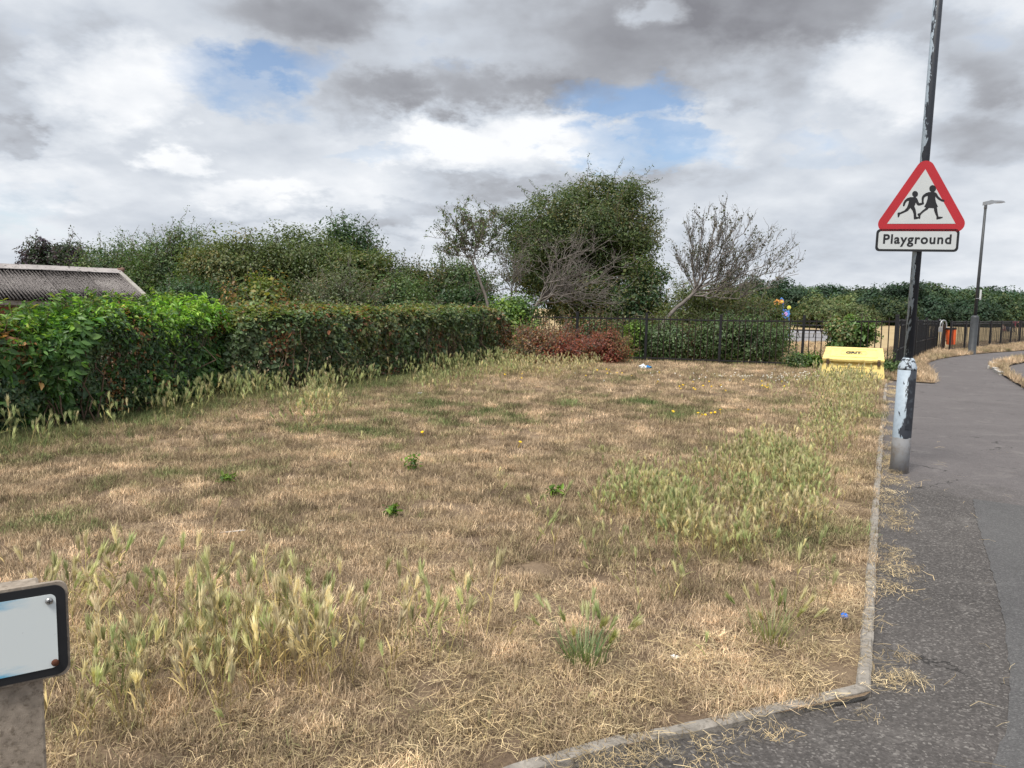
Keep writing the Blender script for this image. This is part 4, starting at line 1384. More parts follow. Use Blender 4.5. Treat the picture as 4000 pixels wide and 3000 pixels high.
crown_tree('ivy_vine', 'bright green climber on the fence left of the blue and white litter', 'climber', 2480, 1240, 75, 22.45, LIMEY + [GR1[0]], 66, 3600, .07, shoots=20, shoot_len=.2, nclump=60, sig=.09, stems=2, low=.01, ydepth=.12, trunk=False)
crown_tree('ivy_vine', 'green climber smothering the fence top behind the grit bin', 'climber', 3318, 1240, 190, 19.75, [((.10, .16, .05), 3), ((.075, .125, .042), 3), ((.13, .12, .05), 1)], 67, 6500, .072, shoots=30, shoot_len=.25, nclump=90, sig=.10, stems=3, low=.36, ydepth=.16, trunk=False, boxy=5, hollow=.2)
crown_tree('weed_clump', 'leafy weeds at the foot of the fence left of the grit bin', 'weeds', 3160, 1385, 150, 20.3, LIMEY + GR1, 68, 3000, .06, shoots=40, shoot_len=.2, nclump=50, sig=.11, stems=4, low=.01, ydepth=.3, trunk=False)
crown_tree('weed_clump', 'leafy weeds between grit bin and fence corner', 'weeds', 3475, 1405, 70, 19.0, GR1, 69, 2200, .06, shoots=30, shoot_len=.25, nclump=36, sig=.09, stems=3, low=.01, ydepth=.25, trunk=False)
o = P(1825, 1197, 19.9)
cp = tag(empty('concrete_post', (o.x, o.y, 0)), 'pale concrete fence post poking out of the clipped hedge', 'post')
bm = bmesh.new()
box(bm, (0, 0, o.z / 2), (.13, .11, o.z), None, .01)
part('shaft', bm, M['kerb_pale'], cp)
bm = bmesh.new()
box(bm, (0, 0, o.z + .006), (.115, .095, .02), None, .006)
part('cap', bm, M['concrete'], cp)

# ------------------------------------------------------------------ fences
def bar_mesh(h_, r_, m_):
    bm = bmesh.new()
    tube(bm, [(0, 0, 0), (0, 0, h_ * .35), (0, 0, h_ - .03), (0, 0, h_)], [r_, r_, r_, r_ * .35], 6)
    return from_bm('bar', bm, m_)


def post_mesh(h_, wd):
    bm = bmesh.new()
    box(bm, (0, 0, h_ / 2), (wd, wd, h_), None, .004)
    box(bm, (0, 0, h_ + .008), (wd * 1.12, wd * 1.12, .02), None, .004)
    return from_bm('post', bm, M['fence'])


def rail_mesh(L, w_, t_):
    bm = bmesh.new()
    box(bm, (L / 2, 0, 0), (L, t_, w_), None, .002)
    return from_bm('rail', bm, M['fence'])


def fence_run(name, label, pts, heights, bar_gap, bar_r, group, rails=(.93, .08), barm='rust', post_w=.06, over=.06, sag=True):
    root = tag(empty(name, pts[0]), label, 'fence', group)
    b_me = bar_mesh(1.0, bar_r, M[barm])
    rr = random.Random(len(pts))
    for i, p in enumerate(pts):
        link('post', post_mesh(heights[i] + over, post_w), root, p - root.location, (rr.uniform(-.008, .008), rr.uniform(-.008, .008), math.atan2((pts[-1] - pts[0]).y, (pts[-1] - pts[0]).x)))
    for i in range(len(pts) - 1):
        a_, b_ = pts[i], pts[i + 1]
        d = b_ - a_
        L = d.length
        az = math.atan2(d.y, d.x)
        for rl in rails:
            z0, z1 = a_.z + heights[i] * rl, b_.z + heights[i + 1] * rl
            o = link('rail', rail_mesh(L, .04, .012), root, Vector((a_.x, a_.y, z0)) - root.location, (0, -math.atan2(z1 - z0, L), az))
        n = max(2, int(round(L / bar_gap)))
        for k in range(1, n):
            t = k / n
            hh = heights[i] * (1 - t) + heights[i + 1] * t
            q = a_ + d * t
            o = link('bar', b_me, root, q + Vector((0, 0, .03)) - root.location, (rr.uniform(-.012, .012), rr.uniform(-.012, .012), 0), (1, 1, hh - .03))
    return root


GFN = 'black metal railings round the playground'
fence_run('metal_fence', 'black vertical bar fence running behind the yellow grit bin', POSTS[::-1], [1.30, 1.30, 1.30, 1.30, 1.33, 1.39], .165, .013, GFN, post_w=.07)
fence_run('metal_fence', 'dense dark fence run going away right of the sign post', SIDE, [1.36, 1.34, 1.31, 1.28, 1.24], .105, .009, GFN, rails=(.97, .88, .42), barm='fence', post_w=.08)
rp = [RAIL0 + (RAIL1 - RAIL0) * (k / 8) for k in range(9)]
fence_run('metal_fence', 'thin barred railing along the far path behind the distant lamp', rp, [1.22] * 9, .125, .009, GFN, rails=(.99, .92, .10), barm='fence', post_w=.07, over=.02)

# hoop barrier and litter bin at the gateway
hb = G(3678, 1367, GZ)
hoop = tag(empty('hoop_barrier', hb, R(20)), 'galvanised steel hoop barrier in the gateway beside orange bin', 'barrier')
for k, (xo, yo) in enumerate(((0, 0), (.20, .35))):
    bm = bmesh.new()
    pts = [(-.17, 0, 0), (-.17, 0, 1.05)] + [(-.17 + .17 * (1 - math.cos(a_)), 0, 1.05 + .20 * math.sin(a_)) for a_ in np.linspace(.3, math.pi - .3, 7)] + [(.17, 0, 1.05), (.13, 0, 0)]
    tube(bm, [Vector(p) + Vector((xo, yo, 0)) for p in pts], .028, 10)
    part('hoop', bm, M['galv'], hoop, True)
bm = bmesh.new()
box(bm, (-.02, -.06, .86), (.58, .05, .20), None, .01)
part('latch_plate', bm, M['galv'], hoop)
bp = G(3706, 1372, GZ)
bin_ = tag(empty('litter_bin', bp), 'orange litter bin with black rim on a dark post in the gateway', 'bin')
bm = bmesh.new()
box(bm, (-.22, .05, .55), (.09, .09, 1.1), None, .008)
part('post', bm, M['rust'], bin_)
bm = bmesh.new()
lo, hi = rrect(.27, .25, .05, 4), rrect(.34, .30, .06, 4)
a_ = [bm.verts.new((x, y, .28)) for x, y in lo]
b_ = [bm.verts.new((x, y, .90)) for x, y in hi]
n = len(a_)
for k in range(n):
    bm.faces.new((a_[k], a_[(k + 1) % n], b_[(k + 1) % n], b_[k]))
bm.faces.new(a_[::-1])
bm.faces.new(b_)
part('bucket', bm, M['orange'], bin_, False, (.07, 0, 0), (0, R(-3), 0))
bm = bmesh.new()
slab(bm, rrect(.36, .32, .065, 4), .89, .96)
part('rim', bm, M['binblack'], bin_, False, (.07, 0, 0), (0, R(-3), 0))
bm = bmesh.new()
for zz in (.42, .8):
    box(bm, (-.13, .04, zz), (.12, .06, .03))
part('bracket', bm, M['fence'], bin_)

# ------------------------------------------------------------------ grit bin
c0 = (G(3200, 1480, GZ) + G(3446, 1484, GZ)) / 2
gb = tag(empty('grit_bin', Vector((c0.x + .19, c0.y + .36, GZ)), R(-25)), 'faded yellow plastic grit bin with sloping lid by the fence', 'grit bin')
wf, wt = 1.34, 1.24
body = [(-wf / 2, -.40, 0), (wf / 2, -.40, 0), (wf / 2 - .03, .38, 0), (-wf / 2 + .03, .38, 0)]
top_ = [(-wt / 2, -.33, .37), (wt / 2, -.33, .37), (wt / 2 - .02, .34, .60), (-wt / 2 + .02, .34, .60)]
bm = bmesh.new()
a_ = [bm.verts.new(v_) for v_ in body]
b_ = [bm.verts.new(v_) for v_ in top_]
for k in range(4):
    bm.faces.new((a_[k], a_[(k + 1) % 4], b_[(k + 1) % 4], b_[k]))
bm.faces.new(a_[::-1])
bm.faces.new(b_)
bmesh.ops.bevel(bm, geom=bm.edges[:], offset=.035, segments=3, affect='EDGES')
bod = part('body', bm, M['yellow'], gb, True)
for p_ in bod.data.polygons:
    p_.use_smooth = False


def on_front(x, v, off=0.0):
    """point on the sloping front face: v 0..1 from foot to rim"""
    return Vector((x, -.40 + .07 * v - off, .37 * v))


bm = bmesh.new()
for (x0, x1, v0, v1) in ((-.30, .32, .70, .745), (-.30, -.27, .15, .70), (.29, .32, .15, .70), (-.30, .32, .42, .455), (-.30, .32, .12, .155)):
    q = [on_front(x0, v0, .012), on_front(x1, v0, .012), on_front(x1, v1, .012), on_front(x0, v1, .012)]
    q2 = [p + Vector((0, .03, 0)) for p in q]
    vs = [bm.verts.new(p) for p in q + q2]
    for f in ((0, 1, 2, 3), (0, 4, 5, 1), (1, 5, 6, 2), (2, 6, 7, 3), (3, 7, 4, 0), (7, 6, 5, 4)):
        bm.faces.new([vs[i] for i in f])
part('front_panel', bm, M['yellow'], gb)
# lid: sloping slab with lip and raised frame
tilt = math.atan2(.24, .70)
lidf = empty('lid', (0, -.37, .405))
lidf.parent = gb
lidf.rotation_euler = (tilt, 0, 0)
bm = bmesh.new()
slab(bm, [(-.64, 0), (-.42, -.008), (-.40, -.035), (.40, -.035), (.42, -.008), (.64, 0), (.60, .76), (-.60, .76)], -.01, .045)
bmesh.ops.bevel(bm, geom=bm.edges[:], offset=.010, segments=2, affect='EDGES')
part('lid_shell', bm, M['yellow'], lidf)
bm = bmesh.new()
for (cx, cy, sx_, sy_) in ((0, .62, .96, .022), (-.49, .38, .022, .46), (.49, .38, .022, .46), (0, .14, .96, .022), (0, .30, .52, .014), (0, .50, .52, .014), (-.26, .40, .014, .2), (.26, .40, .014, .2)):
    box(bm, (cx, cy, .048), (sx_, sy_, .016), None, .004)
part('lid_ribs', bm, M['yellow'], lidf)
link('lettering', text_mesh('lettering', 'GRIT', .115, .002, M['black'], .006), lidf, (-.005, .40, .048), (0, 0, 0), (1.25, 1.5, 1))
bm = bmesh.new()
box(bm, (.155, .365, .047), (.05, .012, .004))
part('smudge_mark', bm, M['latch'], lidf)
for sx_ in (-.52, .53):
    bm = bmesh.new()
    box(bm, (sx_, -.372, .385), (.065, .035, .14), Matrix.Rotation(R(-8), 3, 'X'), .006)
    part('latch', bm, M['latch'], gb)

# ------------------------------------------------------------------ lamp columns
lean = 0.014
sp0 = G(3511, 1843, 0.004)
lamp = tag(empty('lamp_post', sp0), 'peeling grey and dark blue lamp post carrying the playground signs', 'lamp post')
lamp.rotation_euler = (0, lean, 0)
bm = bmesh.new()
lathe(bm, [(.082, -.05), (.082, .30), (.0815, .31), (.0815, .98)], 28)
part('base', bm, M['column'], lamp, True)
bm = bmesh.new()
lathe(bm, [(.0825, .978), (.083, 1.0), (.055, 1.075), (.043, 1.09)], 28)
part('shoulder', bm, M['column_cone'], lamp, True)
bm = bmesh.new()
lathe(bm, [(.040, 1.06), (.0395, 3.4), (.038, 6.0)], 24)
part('shaft', bm, M['column_up'], lamp, True)
dang = math.atan2(-sp0.y, -sp0.x) + R(42)
bm = bmesh.new()
pts2 = [(.0855 * math.cos(t), .0855 * math.sin(t)) for t in np.linspace(-.48, .48, 7)] + [(.070 * math.cos(t), .070 * math.sin(t)) for t in np.linspace(.48, -.48, 7)]
slab(bm, pts2, .42, .90)
part('door', bm, M['door'], lamp, False, (0, 0, 0), (0, 0, dang))
bm = bmesh.new()
box(bm, (0.25, -.12, 6.02), (.55, .16, .07), None, .02)
part('lamp_head', bm, M['lamphead'], lamp)

yaw = R(17)                      # the plates turn a little towards the viewer
Q = Matrix.Rotation(lean, 3, 'Y') @ Matrix.Rotation(-yaw, 3, 'Z') @ Matrix.Rotation(R(90), 3, 'X')
# axes: local x = plate right, local y = plate up, local z = out of the face


def on_pole(z, out):
    b_ = Vector((sp0.x, sp0.y, 0)) + Matrix.Rotation(lean, 3, 'Y') @ Vector((0, 0, z))
    return b_ + Q @ Vector((0, 0, out))


def plate_root(name, z, label, cat):
    o = empty(name, on_pole(z, .062))
    o.rotation_euler = Q.to_euler()
    return tag(o, label, cat)


zt = P(3573, 771, sp0.y).z
tri = plate_root('warning_sign', zt, 'red bordered triangular warning sign with two running children', 'sign')
t_side, t_r = .565, .076
hh = t_side * math.sqrt(3) / 2
inner = [(-t_side / 2, -hh / 2), (t_side / 2, -hh / 2), (0, hh / 2)]
outer = []
for (cx, cy), a0 in zip(inner, (150, 270, 30)):
    for k in range(9):
        a_ = R(a0 + 120 * k / 8)
        outer.append((cx + t_r * math.cos(a_), cy + t_r * math.sin(a_)))
bm = bmesh.new()
slab(bm, outer, -.003, 0)
part('plate', bm, M['red'], tri)
bm = bmesh.new()
slab(bm, [(x * .985, y * .985) for x, y in outer], -.006, -.0035)
part('backing', bm, M['back'], tri)
bm = bmesh.new()
slab(bm, inner, .0005, .0018)
part('white_panel', bm, M['white'], tri)


def zz4(x, y):
    return (((x - 853) + .075 * (y - 690)) * .000528, -((y - 690) + .02 * (x - 853)) * .000586 + .010)


girl = [(985, 625), (975, 635), (930, 640), (890, 655), (850, 685), (832, 712), (828, 740), (830, 800), (850, 826), (868, 810), (860, 795), (860, 760), (868, 722), (890, 707), (922, 694), (920, 740), (900, 805), (868, 862), (893, 872), (888, 885), (850, 915), (800, 962), (775, 968), (764, 984), (780, 1010), (785, 1040), (803, 1053), (811, 1035), (811, 1000), (832, 970), (872, 936), (925, 902), (940, 880), (1018, 882), (1023, 920), (1038, 960), (1064, 1015), (1059, 1040), (1065, 1054), (1120, 1043), (1157, 1027), (1160, 1015), (1092, 1010), (1077, 940), (1070, 880), (1066, 866), (1083, 860), (1055, 800), (1042, 745), (1040, 702), (1060, 727), (1090, 752), (1140, 779), (1165, 784), (1183, 769), (1176, 752), (1150, 750), (1112, 725), (1085, 698), (1062, 658), (1035, 640), (1018, 636), (1014, 625)]
boy = [(712, 708), (700, 718), (650, 718), (600, 735), (560, 770), (540, 810), (533, 850), (545, 863), (560, 856), (577, 810), (600, 782), (630, 775), (618, 830), (598, 880), (560, 923), (490, 956), (458, 958), (449, 972), (454, 1030), (470, 1034), (482, 1010), (490, 987), (560, 957), (612, 932), (655, 885), (688, 930), (704, 980), (708, 1050), (715, 1062), (770, 1050), (806, 1040), (790, 1024), (749, 1018), (745, 960), (735, 908), (714, 855), (726, 840), (737, 800), (750, 826), (770, 846), (800, 846), (862, 826), (864, 808), (830, 802), (789, 809), (776, 780), (760, 740), (742, 725), (732, 715), (730, 708)]
for nm, poly, (hx, hy, hr), zo in (('girl_figure', girl, (998, 584, 52), .0036), ('boy_figure', boy, (725, 670, 46), .0030)):
    bm = bmesh.new()
    slab(bm, [zz4(*p) for p in poly], .0022, zo)
    hd = [zz4(hx + hr * math.cos(t), hy + hr * 1.02 * math.sin(t)) for t in np.linspace(0, 2 * math.pi, 25)[:-1]]
    if nm == 'girl_figure':
        hd = [zz4(hx + hr * math.cos(t) * (1.04 if math.cos(t) < 0 and math.sin(t) > .3 else 1), hy + hr * math.sin(t)) for t in np.linspace(0, 2 * math.pi, 25)[:-1]]
    slab(bm, hd, .0021, zo + .0004)
    part(nm, bm, M['black'], tri)
bm = bmesh.new()
for yy in (-.16, .06):
    box(bm, (0, yy, -.013), (.30 if yy < 0 else .14, .03, .014), None, .002)
box(bm, (0, -.16, -.05), (.10, .03, .085), None, .004)
box(bm, (0, .06, -.05), (.10, .03, .085), None, .004)
part('clamp', bm, M['galv'], tri)

zpl = P(3578, 941, sp0.y).z
plq = plate_root('name_sign', zpl, 'white black bordered sign plate reading Playground under the triangle', 'sign')
o_shift = -.022
bm = bmesh.new()
slab(bm, [(x + o_shift, y) for x, y in rrect(.69, .205, .035)], -.003, 0)
part('plate', bm, M['black'], plq)
bm = bmesh.new()
slab(bm, [(x + o_shift, y) for x, y in rrect(.648, .163, .022)], .0005, .0018)
part('white_panel', bm, M['white'], plq)
tm = text_mesh('lettering', 'Playground', .1, .0008, M['black'], .0026, 1.13)
xs = [v_.co.x for v_ in tm.vertices]
ys = [v_.co.y for v_ in tm.vertices]
wtx = max(xs) - min(xs)
cx_, cy_ = (max(xs) + min(xs)) / 2, (max(ys) + min(ys)) / 2
for v_ in tm.vertices:
    v_.co.x = (v_.co.x - cx_) * .565 / wtx
    v_.co.y = (v_.co.y - cy_) * .565 / wtx * 1.04
link('lettering', tm, plq, (o_shift, -.002, .003))
bm = bmesh.new()
box(bm, (0, .0, -.012), (.46, .03, .012), None, .002)
box(bm, (0, .0, -.05), (.10, .03, .085), None, .004)
part('clamp', bm, M['galv'], plq)

lp0 = G(3795, 1383, 0.006)
lamp2 = tag(empty('lamp_post', lp0), 'distant dark lamp post with flat grey lantern by the path', 'lamp post')
lamp2.rotation_euler = (0, .018, 0)
bm = bmesh.new()
lathe(bm, [(.155, -.05), (.15, .02), (.14, .03), (.14, 1.40), (.13, 1.46), (.075, 1.5)], 20)
part('base', bm, M['darkgrey'], lamp2, True)
bm = bmesh.new()
ztop = P(3850, 806, lp0.y).z
lathe(bm, [(.062, 1.45), (.055, 3.4), (.045, ztop)], 16)
part('shaft', bm, M['darkgrey'], lamp2, True)
bm = bmesh.new()
lathe(bm, [(.055, ztop - .1), (.055, ztop + .12)], 14)
part('spigot', bm, M['lamphead'], lamp2, True)
bm = bmesh.new()
slab(bm, [(-.06, .03), (-.055, .17), (.05, .19), (.14, .225), (.25, .21), (.52, .215), (.62, .20), (.68, .155), (.60, .145), (.36, .13), (.22, .085), (.05, .07)], -.11, .11, lambda v_: Vector((v_.x, v_.z, v_.y)))
part('lantern', bm, M['lamphead'], lamp2, False, (0, 0, ztop))
bm = bmesh.new()
z0, z1 = P(3815, 1172, lp0.y).z, P(3815, 1132, lp0.y).z
box(bm, (.10, -.05, (z0 + z1) / 2), (.10, .015, z1 - z0), Matrix.Rotation(R(25), 3, 'Z'), .003)
part('notice_plate', bm, M['litterwhite'], lamp2)
bm = bmesh.new()
box(bm, (.03, -.02, z0 + .05), (.16, .14, .02), None, .003)
part('clamp', bm, M['galv'], lamp2)

# ------------------------------------------------------------------ name plate on concrete posts, lower left
pa, pb = P(261, 2455, 2.0), P(0, 2485, 1.917)
pd = Vector((pa.x - pb.x, pa.y - pb.y, 0)).normalized()
yw2 = math.atan2(pd.y, pd.x)
pn = Vector((pd.y, -pd.x, 0))                   # towards the viewer
zc_ = (P(261, 2281, 2.0).z + P(261, 2627, 2.0).z) / 2
PH = P(261, 2281, 2.0).z - P(261, 2627, 2.0).z
PW = .78
ns = tag(empty('street_plate', Vector((pa.x, pa.y, 0)) - pd * (PW / 2), yw2), 'blank faded white plate with black border on concrete post at lower left', 'sign')
bm = bmesh.new()
slab(bm, rrect(PW + .012, PH + .014, .025), -.022, -.008, lambda v_: Vector((v_.x, -v_.z, v_.y)))
part('backing_board', bm, M['concrete'], ns, False, (0, 0, zc_))
bm = bmesh.new()
slab(bm, rrect(PW, PH, .028), -.0075, -.003, lambda v_: Vector((v_.x, -v_.z, v_.y)))
part('border', bm, M['black'], ns, False, (0, 0, zc_))
# face kept near the visible end so that its faded edge lies on it
bm = bmesh.new()
slab(bm, [(x + .0 - PW / 2 + .13, y) for x, y in rrect(PW - .045, PH - .045, .015)], -.0025, -.001, lambda v_: Vector((v_.x, -v_.z, v_.y)))
part('face', bm, M['plate'], ns, False, (PW / 2 - .13, 0, zc_))
for k, (zo, m_, nm) in enumerate(((PH / 2 - .040, 'screw', 'screw'), (-PH / 2 + .036, 'rustscrew', 'screw'))):
    bm = bmesh.new()
    lathe(bm, [(.0095, 0), (.009, .003), (.005, .0055), (.001, .006)], 16)
    sc = part(nm, bm, M[m_], ns, True, (PW / 2 - (.038 if k == 0 else .030), -.0005, zc_ + zo), (R(90), 0, 0))
    if k == 0:
        bm = bmesh.new()
        box(bm, (0, 0, .0058), (.011, .0018, .0012))
        box(bm, (0, 0, .0059), (.0018, .011, .0012))
        part('screw_slot', bm, M['black'], sc)
for xo in (PW / 2 - .112, -PW / 2 + .14):
    bm = bmesh.new()
    ztp = P(170, 2262, 2.03).z
    box(bm, (0, 0, ztp / 2 - .06), (.108, .080, ztp + .12), None, .006)
    for v_ in bm.verts:
        v_.co += Vector((random.Random(int(v_.co.z * 999)).uniform(-.002, .002),) * 3)
    part('post', bm, M['concrete'], ns, False, (xo, .064, 0))

# ------------------------------------------------------------------ playground beyond the fence
court = [tuple(G(x, y)[:2]) for x, y in ((2990, 1338), (3275, 1330), (3262, 1286), (3020, 1290))]
sheet('play_court', court, -.02, M['court'])
DP = 46.0


def flower(root, px, py, rpx, mat_a, mat_b, petals=8):
    c_ = P(px, py, DP)
    r_ = rpx * DP / F_PX
    bm = bmesh.new()
    pts = []
    for k in range(petals * 6):
        a_ = 2 * math.pi * k / (petals * 6)
        rr_ = r_ * (.72 + .28 * abs(math.cos(a_ * petals / 2)))
        pts.append((rr_ * math.cos(a_), rr_ * math.sin(a_)))
    slab(bm, pts, -.03, .03, lambda v_: Vector((v_.x, v_.z, v_.y)))
    f_ = part('flower_head', bm, M[mat_a], root, False, c_ - root.location)
    bm = bmesh.new()
    slab(bm, [(r_ * .42 * math.cos(t), r_ * .42 * math.sin(t)) for t in np.linspace(0, 2 * math.pi, 15)[:-1]], .032, .06, lambda v_: Vector((v_.x, -v_.z, v_.y)))
    part('flower_centre', bm, M[mat_b], f_)


play = tag(empty('play_sculpture', Vector((P(3045, 1250, DP).x, DP, -.03))), 'blue and orange flower shaped play panels seen above the fence', 'play equipment')
flower(play, 3022, 1230, 19, 'blueplay', 'navycloth')
flower(play, 3068, 1226, 18, 'blueplay', 'pinkplay')
flower(play, 3034, 1181, 13, 'orangeplay', 'latch')
flower(play, 3054, 1178, 8, 'orangeplay', 'yellowplay')
flower(play, 3082, 1201, 8, 'yellowplay', 'limeplay')
for pts in (((3022, 1310), (3022, 1230), (3033, 1190)), ((3066, 1310), (3064, 1230), (3058, 1195), (3060, 1172), (3053, 1164), (3048, 1170)), ((3082, 1310), (3082, 1205))):
    bm = bmesh.new()
    pp = [P(x, y, DP + .06) - play.location for x, y in pts]
    pp[0].z = -.05
    tube(bm, pp, .035, 8)
    part('stem', bm, M['blueplay'], play, True)
climb = tag(empty('climbing_frame', Vector((P(2600, 1300, 48).x, 48, -.03))), 'lime green play frame beams glimpsed beside the leaning trunk', 'play equipment')
for (x0, x1, y) in ((2535, 2592, 1180), (2596, 2680, 1214)):
    a_, b_ = P(x0, y, 48), P(x1, y, 48)
    bm = bmesh.new()
    box(bm, (a_ + b_) / 2 - climb.location, ((b_ - a_).x, .1, .07), None, .01)
    part('beam', bm, M['limeplay'], climb)
    for q in (a_, b_):
        bm = bmesh.new()
        hq = q.z + .03
        box(bm, (q.x - climb.location.x, 0, hq / 2), (.08, .08, hq), None, .01)
        part('post', bm, M['fence'], climb)
bench_c = G(3150, 1318, -.02)
bench = tag(empty('picnic_bench', bench_c), 'dark picnic bench on the grey court beyond the fence', 'bench')
for (yo, zo, wd) in ((0, .74, .7), (-.65, .44, .25), (.65, .44, .25)):
    bm = bmesh.new()
    box(bm, (0, yo, zo), (1.9, wd, .06), None, .01)
    part('top' if zo > .5 else 'seat', bm, M['binblack'], bench)
for sx_ in (-.7, .7):
    for sg in (-1, 1):
        bm = bmesh.new()
        tube(bm, [(sx_, sg * .75, 0), (sx_, sg * .15, .72)], .04, 6)
        part('leg', bm, M['binblack'], bench)
lowf = [Vector((G(3090, 1334).x, G(3090, 1334).y, -.02)), Vector((G(3180, 1333).x, G(3180, 1333).y, -.02)), Vector((G(3270, 1331).x, G(3270, 1331).y, -.02))]
root = tag(empty('low_mesh_fence', lowf[0]), 'low grey mesh rail at the near edge of the grey court', 'fence')
for i in range(2):
    a_, b_ = lowf[i], lowf[i + 1]
    for zz in (.05, .45):
        bm = bmesh.new()
        tube(bm, [a_ - root.location + Vector((0, 0, zz)), b_ - root.location + Vector((0, 0, zz))], .02, 6)
        part('rail', bm, M['galv'], root)
    for k in range(18):
        q = a_ + (b_ - a_) * (k / 18) - root.location
        bm = bmesh.new()
        tube(bm, [q, q + Vector((0, 0, .46))], .012, 5)
        part('bar', bm, M['galv'], root)

# people and bags in the field (tiny, far right)
def skin_body(name, joints, edges, radii, regions, mats, parent):
    me = bpy.data.meshes.new(name)
    me.from_pydata(joints, edges, [])
    o = bpy.data.objects.new(name, me)
    COL.objects.link(o)
    md = o.modifiers.new('skin', 'SKIN')
    for v_, r_ in zip(me.skin_vertices[0].data, radii):
        v_.radius = (r_, r_)
    me.skin_vertices[0].data[0].use_root = True
    sb = o.modifiers.new('sub', 'SUBSURF')
    sb.levels = sb.render_levels = 2
    dg = bpy.context.evaluated_depsgraph_get()
    m2 = bpy.data.meshes.new_from_object(o.evaluated_get(dg))
    bpy.data.objects.remove(o)
    m2.materials.clear()
    for mm_ in mats:
        m2.materials.append(mm_)
    J = np.array(joints)
    E = [(J[a_], J[b_], regions[k]) for k, (a_, b_) in enumerate(edges)]
    for p_ in m2.polygons:
        c_ = np.array(p_.center)
        best = None
        for a_, b_, rg in E:
            t = np.clip(np.dot(c_ - a_, b_ - a_) / (np.dot(b_ - a_, b_ - a_) + 1e-9), 0, 1)
            dd = np.linalg.norm(c_ - a_ - (b_ - a_) * t)
            if best is None or dd < best[0]:
                best = (dd, rg)
        p_.material_index = best[1]
        p_.use_smooth = True
    return link(name, m2, parent)


pg = G(3955, 1297, -.03)
per = tag(empty('person', pg, R(10)), 'stooping person in a crimson top and dark trousers far out in the field', 'person')
J = [(0, 0, .88), (-.10, 0, .86), (.10, 0, .86), (-.13, .04, .48), (.13, .0, .46), (-.14, -.02, .07), (.14, -.06, .07), (-.14, -.18, .03), (.14, -.22, .03),
     (0, -.22, .98), (0, -.45, .96), (-.19, -.47, .92), (.19, -.47, .92), (-.22, -.50, .62), (.22, -.55, .60), (-.16, -.60, .38), (.16, -.66, .36), (-.15, -.62, .29), (.15, -.68, .27), (0, -.56, .92), (0, -.66, .86), (0, -.74, .80)]
E_ = [(0, 1), (0, 2), (1, 3), (2, 4), (3, 5), (4, 6), (5, 7), (6, 8), (0, 9), (9, 10), (10, 11), (10, 12), (11, 13), (12, 14), (13, 15), (14, 16), (15, 17), (16, 18), (10, 19), (19, 20), (20, 21)]
rad_ = [.15, .11, .11, .075, .075, .045, .045, .035, .035, .16, .16, .075, .075, .05, .05, .035, .035, .03, .03, .06, .10, .07]
reg = [1, 1, 1, 1, 1, 1, 3, 3, 0, 0, 0, 0, 0, 0, 2, 2, 2, 2, 2, 3, 3]
skin_body('body', J, E_, rad_, reg, [M['redcloth'], M['navycloth'], M['skin'], M['hair']], per)
bgp = G(3934, 1295, -.03)
bag = tag(empty('rucksack', bgp), 'dark navy rucksack on the grass beside the stooping person', 'bag')
bm = bmesh.new()
box(bm, (0, 0, .24), (.42, .30, .48), None, .09)
part('body', bm, M['navycloth'], bag, True)
bm = bmesh.new()
box(bm, (0, -.17, .18), (.28, .08, .22), None, .03)
part('pocket', bm, M['binblack'], bag, True)
b2 = G(3942, 1295, -.03)
bm = bmesh.new()
box(bm, (0, 0, .22), (.22, .2, .44), None, .04)
o = tag(part('carrier_bag', bm, M['litterwhite'], None, True, b2), 'pale carrier bag standing between rucksack and stooping person', 'bag')
sp_p = G(3917, 1295, -.03)
per2 = tag(empty('person', sp_p, R(-20)), 'small seated person in pale clothes left of the rucksack', 'person')
J = [(0, 0, .13), (-.09, -.05, .12), (.09, -.05, .12), (-.12, -.42, .16), (.12, -.42, .16), (-.12, -.72, .06), (.12, -.72, .06), (-.12, -.78, .12), (.12, -.78, .12),
     (0, .03, .34), (0, .04, .52), (-.15, .03, .49), (.15, .03, .49), (-.19, -.06, .28), (.19, -.06, .28), (-.16, -.24, .18), (.16, -.24, .18), (0, .02, .60), (0, 0, .70), (0, 0, .80)]
E_ = [(0, 1), (0, 2), (1, 3), (2, 4), (3, 5), (4, 6), (5, 7), (6, 8), (0, 9), (9, 10), (10, 11), (10, 12), (11, 13), (12, 14), (13, 15), (14, 16), (10, 17), (17, 18), (18, 19)]
rad_ = [.13, .09, .09, .06, .06, .04, .04, .03, .03, .12, .12, .06, .06, .04, .04, .03, .03, .045, .085, .07]
reg = [1, 1, 1, 1, 2, 2, 2, 2, 0, 0, 0, 0, 0, 2, 2, 2, 2, 2, 3]
skin_body('body', J, E_, rad_, reg, [M['palecloth'], M['redcloth'], M['skin'], M['hair']], per2)

# ------------------------------------------------------------------ litter
def crumple(name, loc, size, mats, seed, label, cat='litter', flat=.6):
    bm = bmesh.new()
    bmesh.ops.create_icosphere(bm, subdivisions=3, radius=1)
    rr = random.Random(seed)
    for v_ in bm.verts:
        k_ = 1 + .35 * math.sin(v_.co.x * 5 + seed) * math.cos(v_.co.z * 6 + v_.co.y * 4) + rr.uniform(-.16, .16)
        v_.co = Vector((v_.co.x * size * k_, v_.co.y * size * k_ * .8, max(0, v_.co.z * .5 + .42) * size * k_ * flat * 1.4))
    me = from_bm(name, bm, mats)
    for p_ in me.polygons:
        p_.material_index = 1 if len(mats) > 1 and p_.center.x > .15 * size else 0
    return tag(link(name, me, None, loc), label, cat)


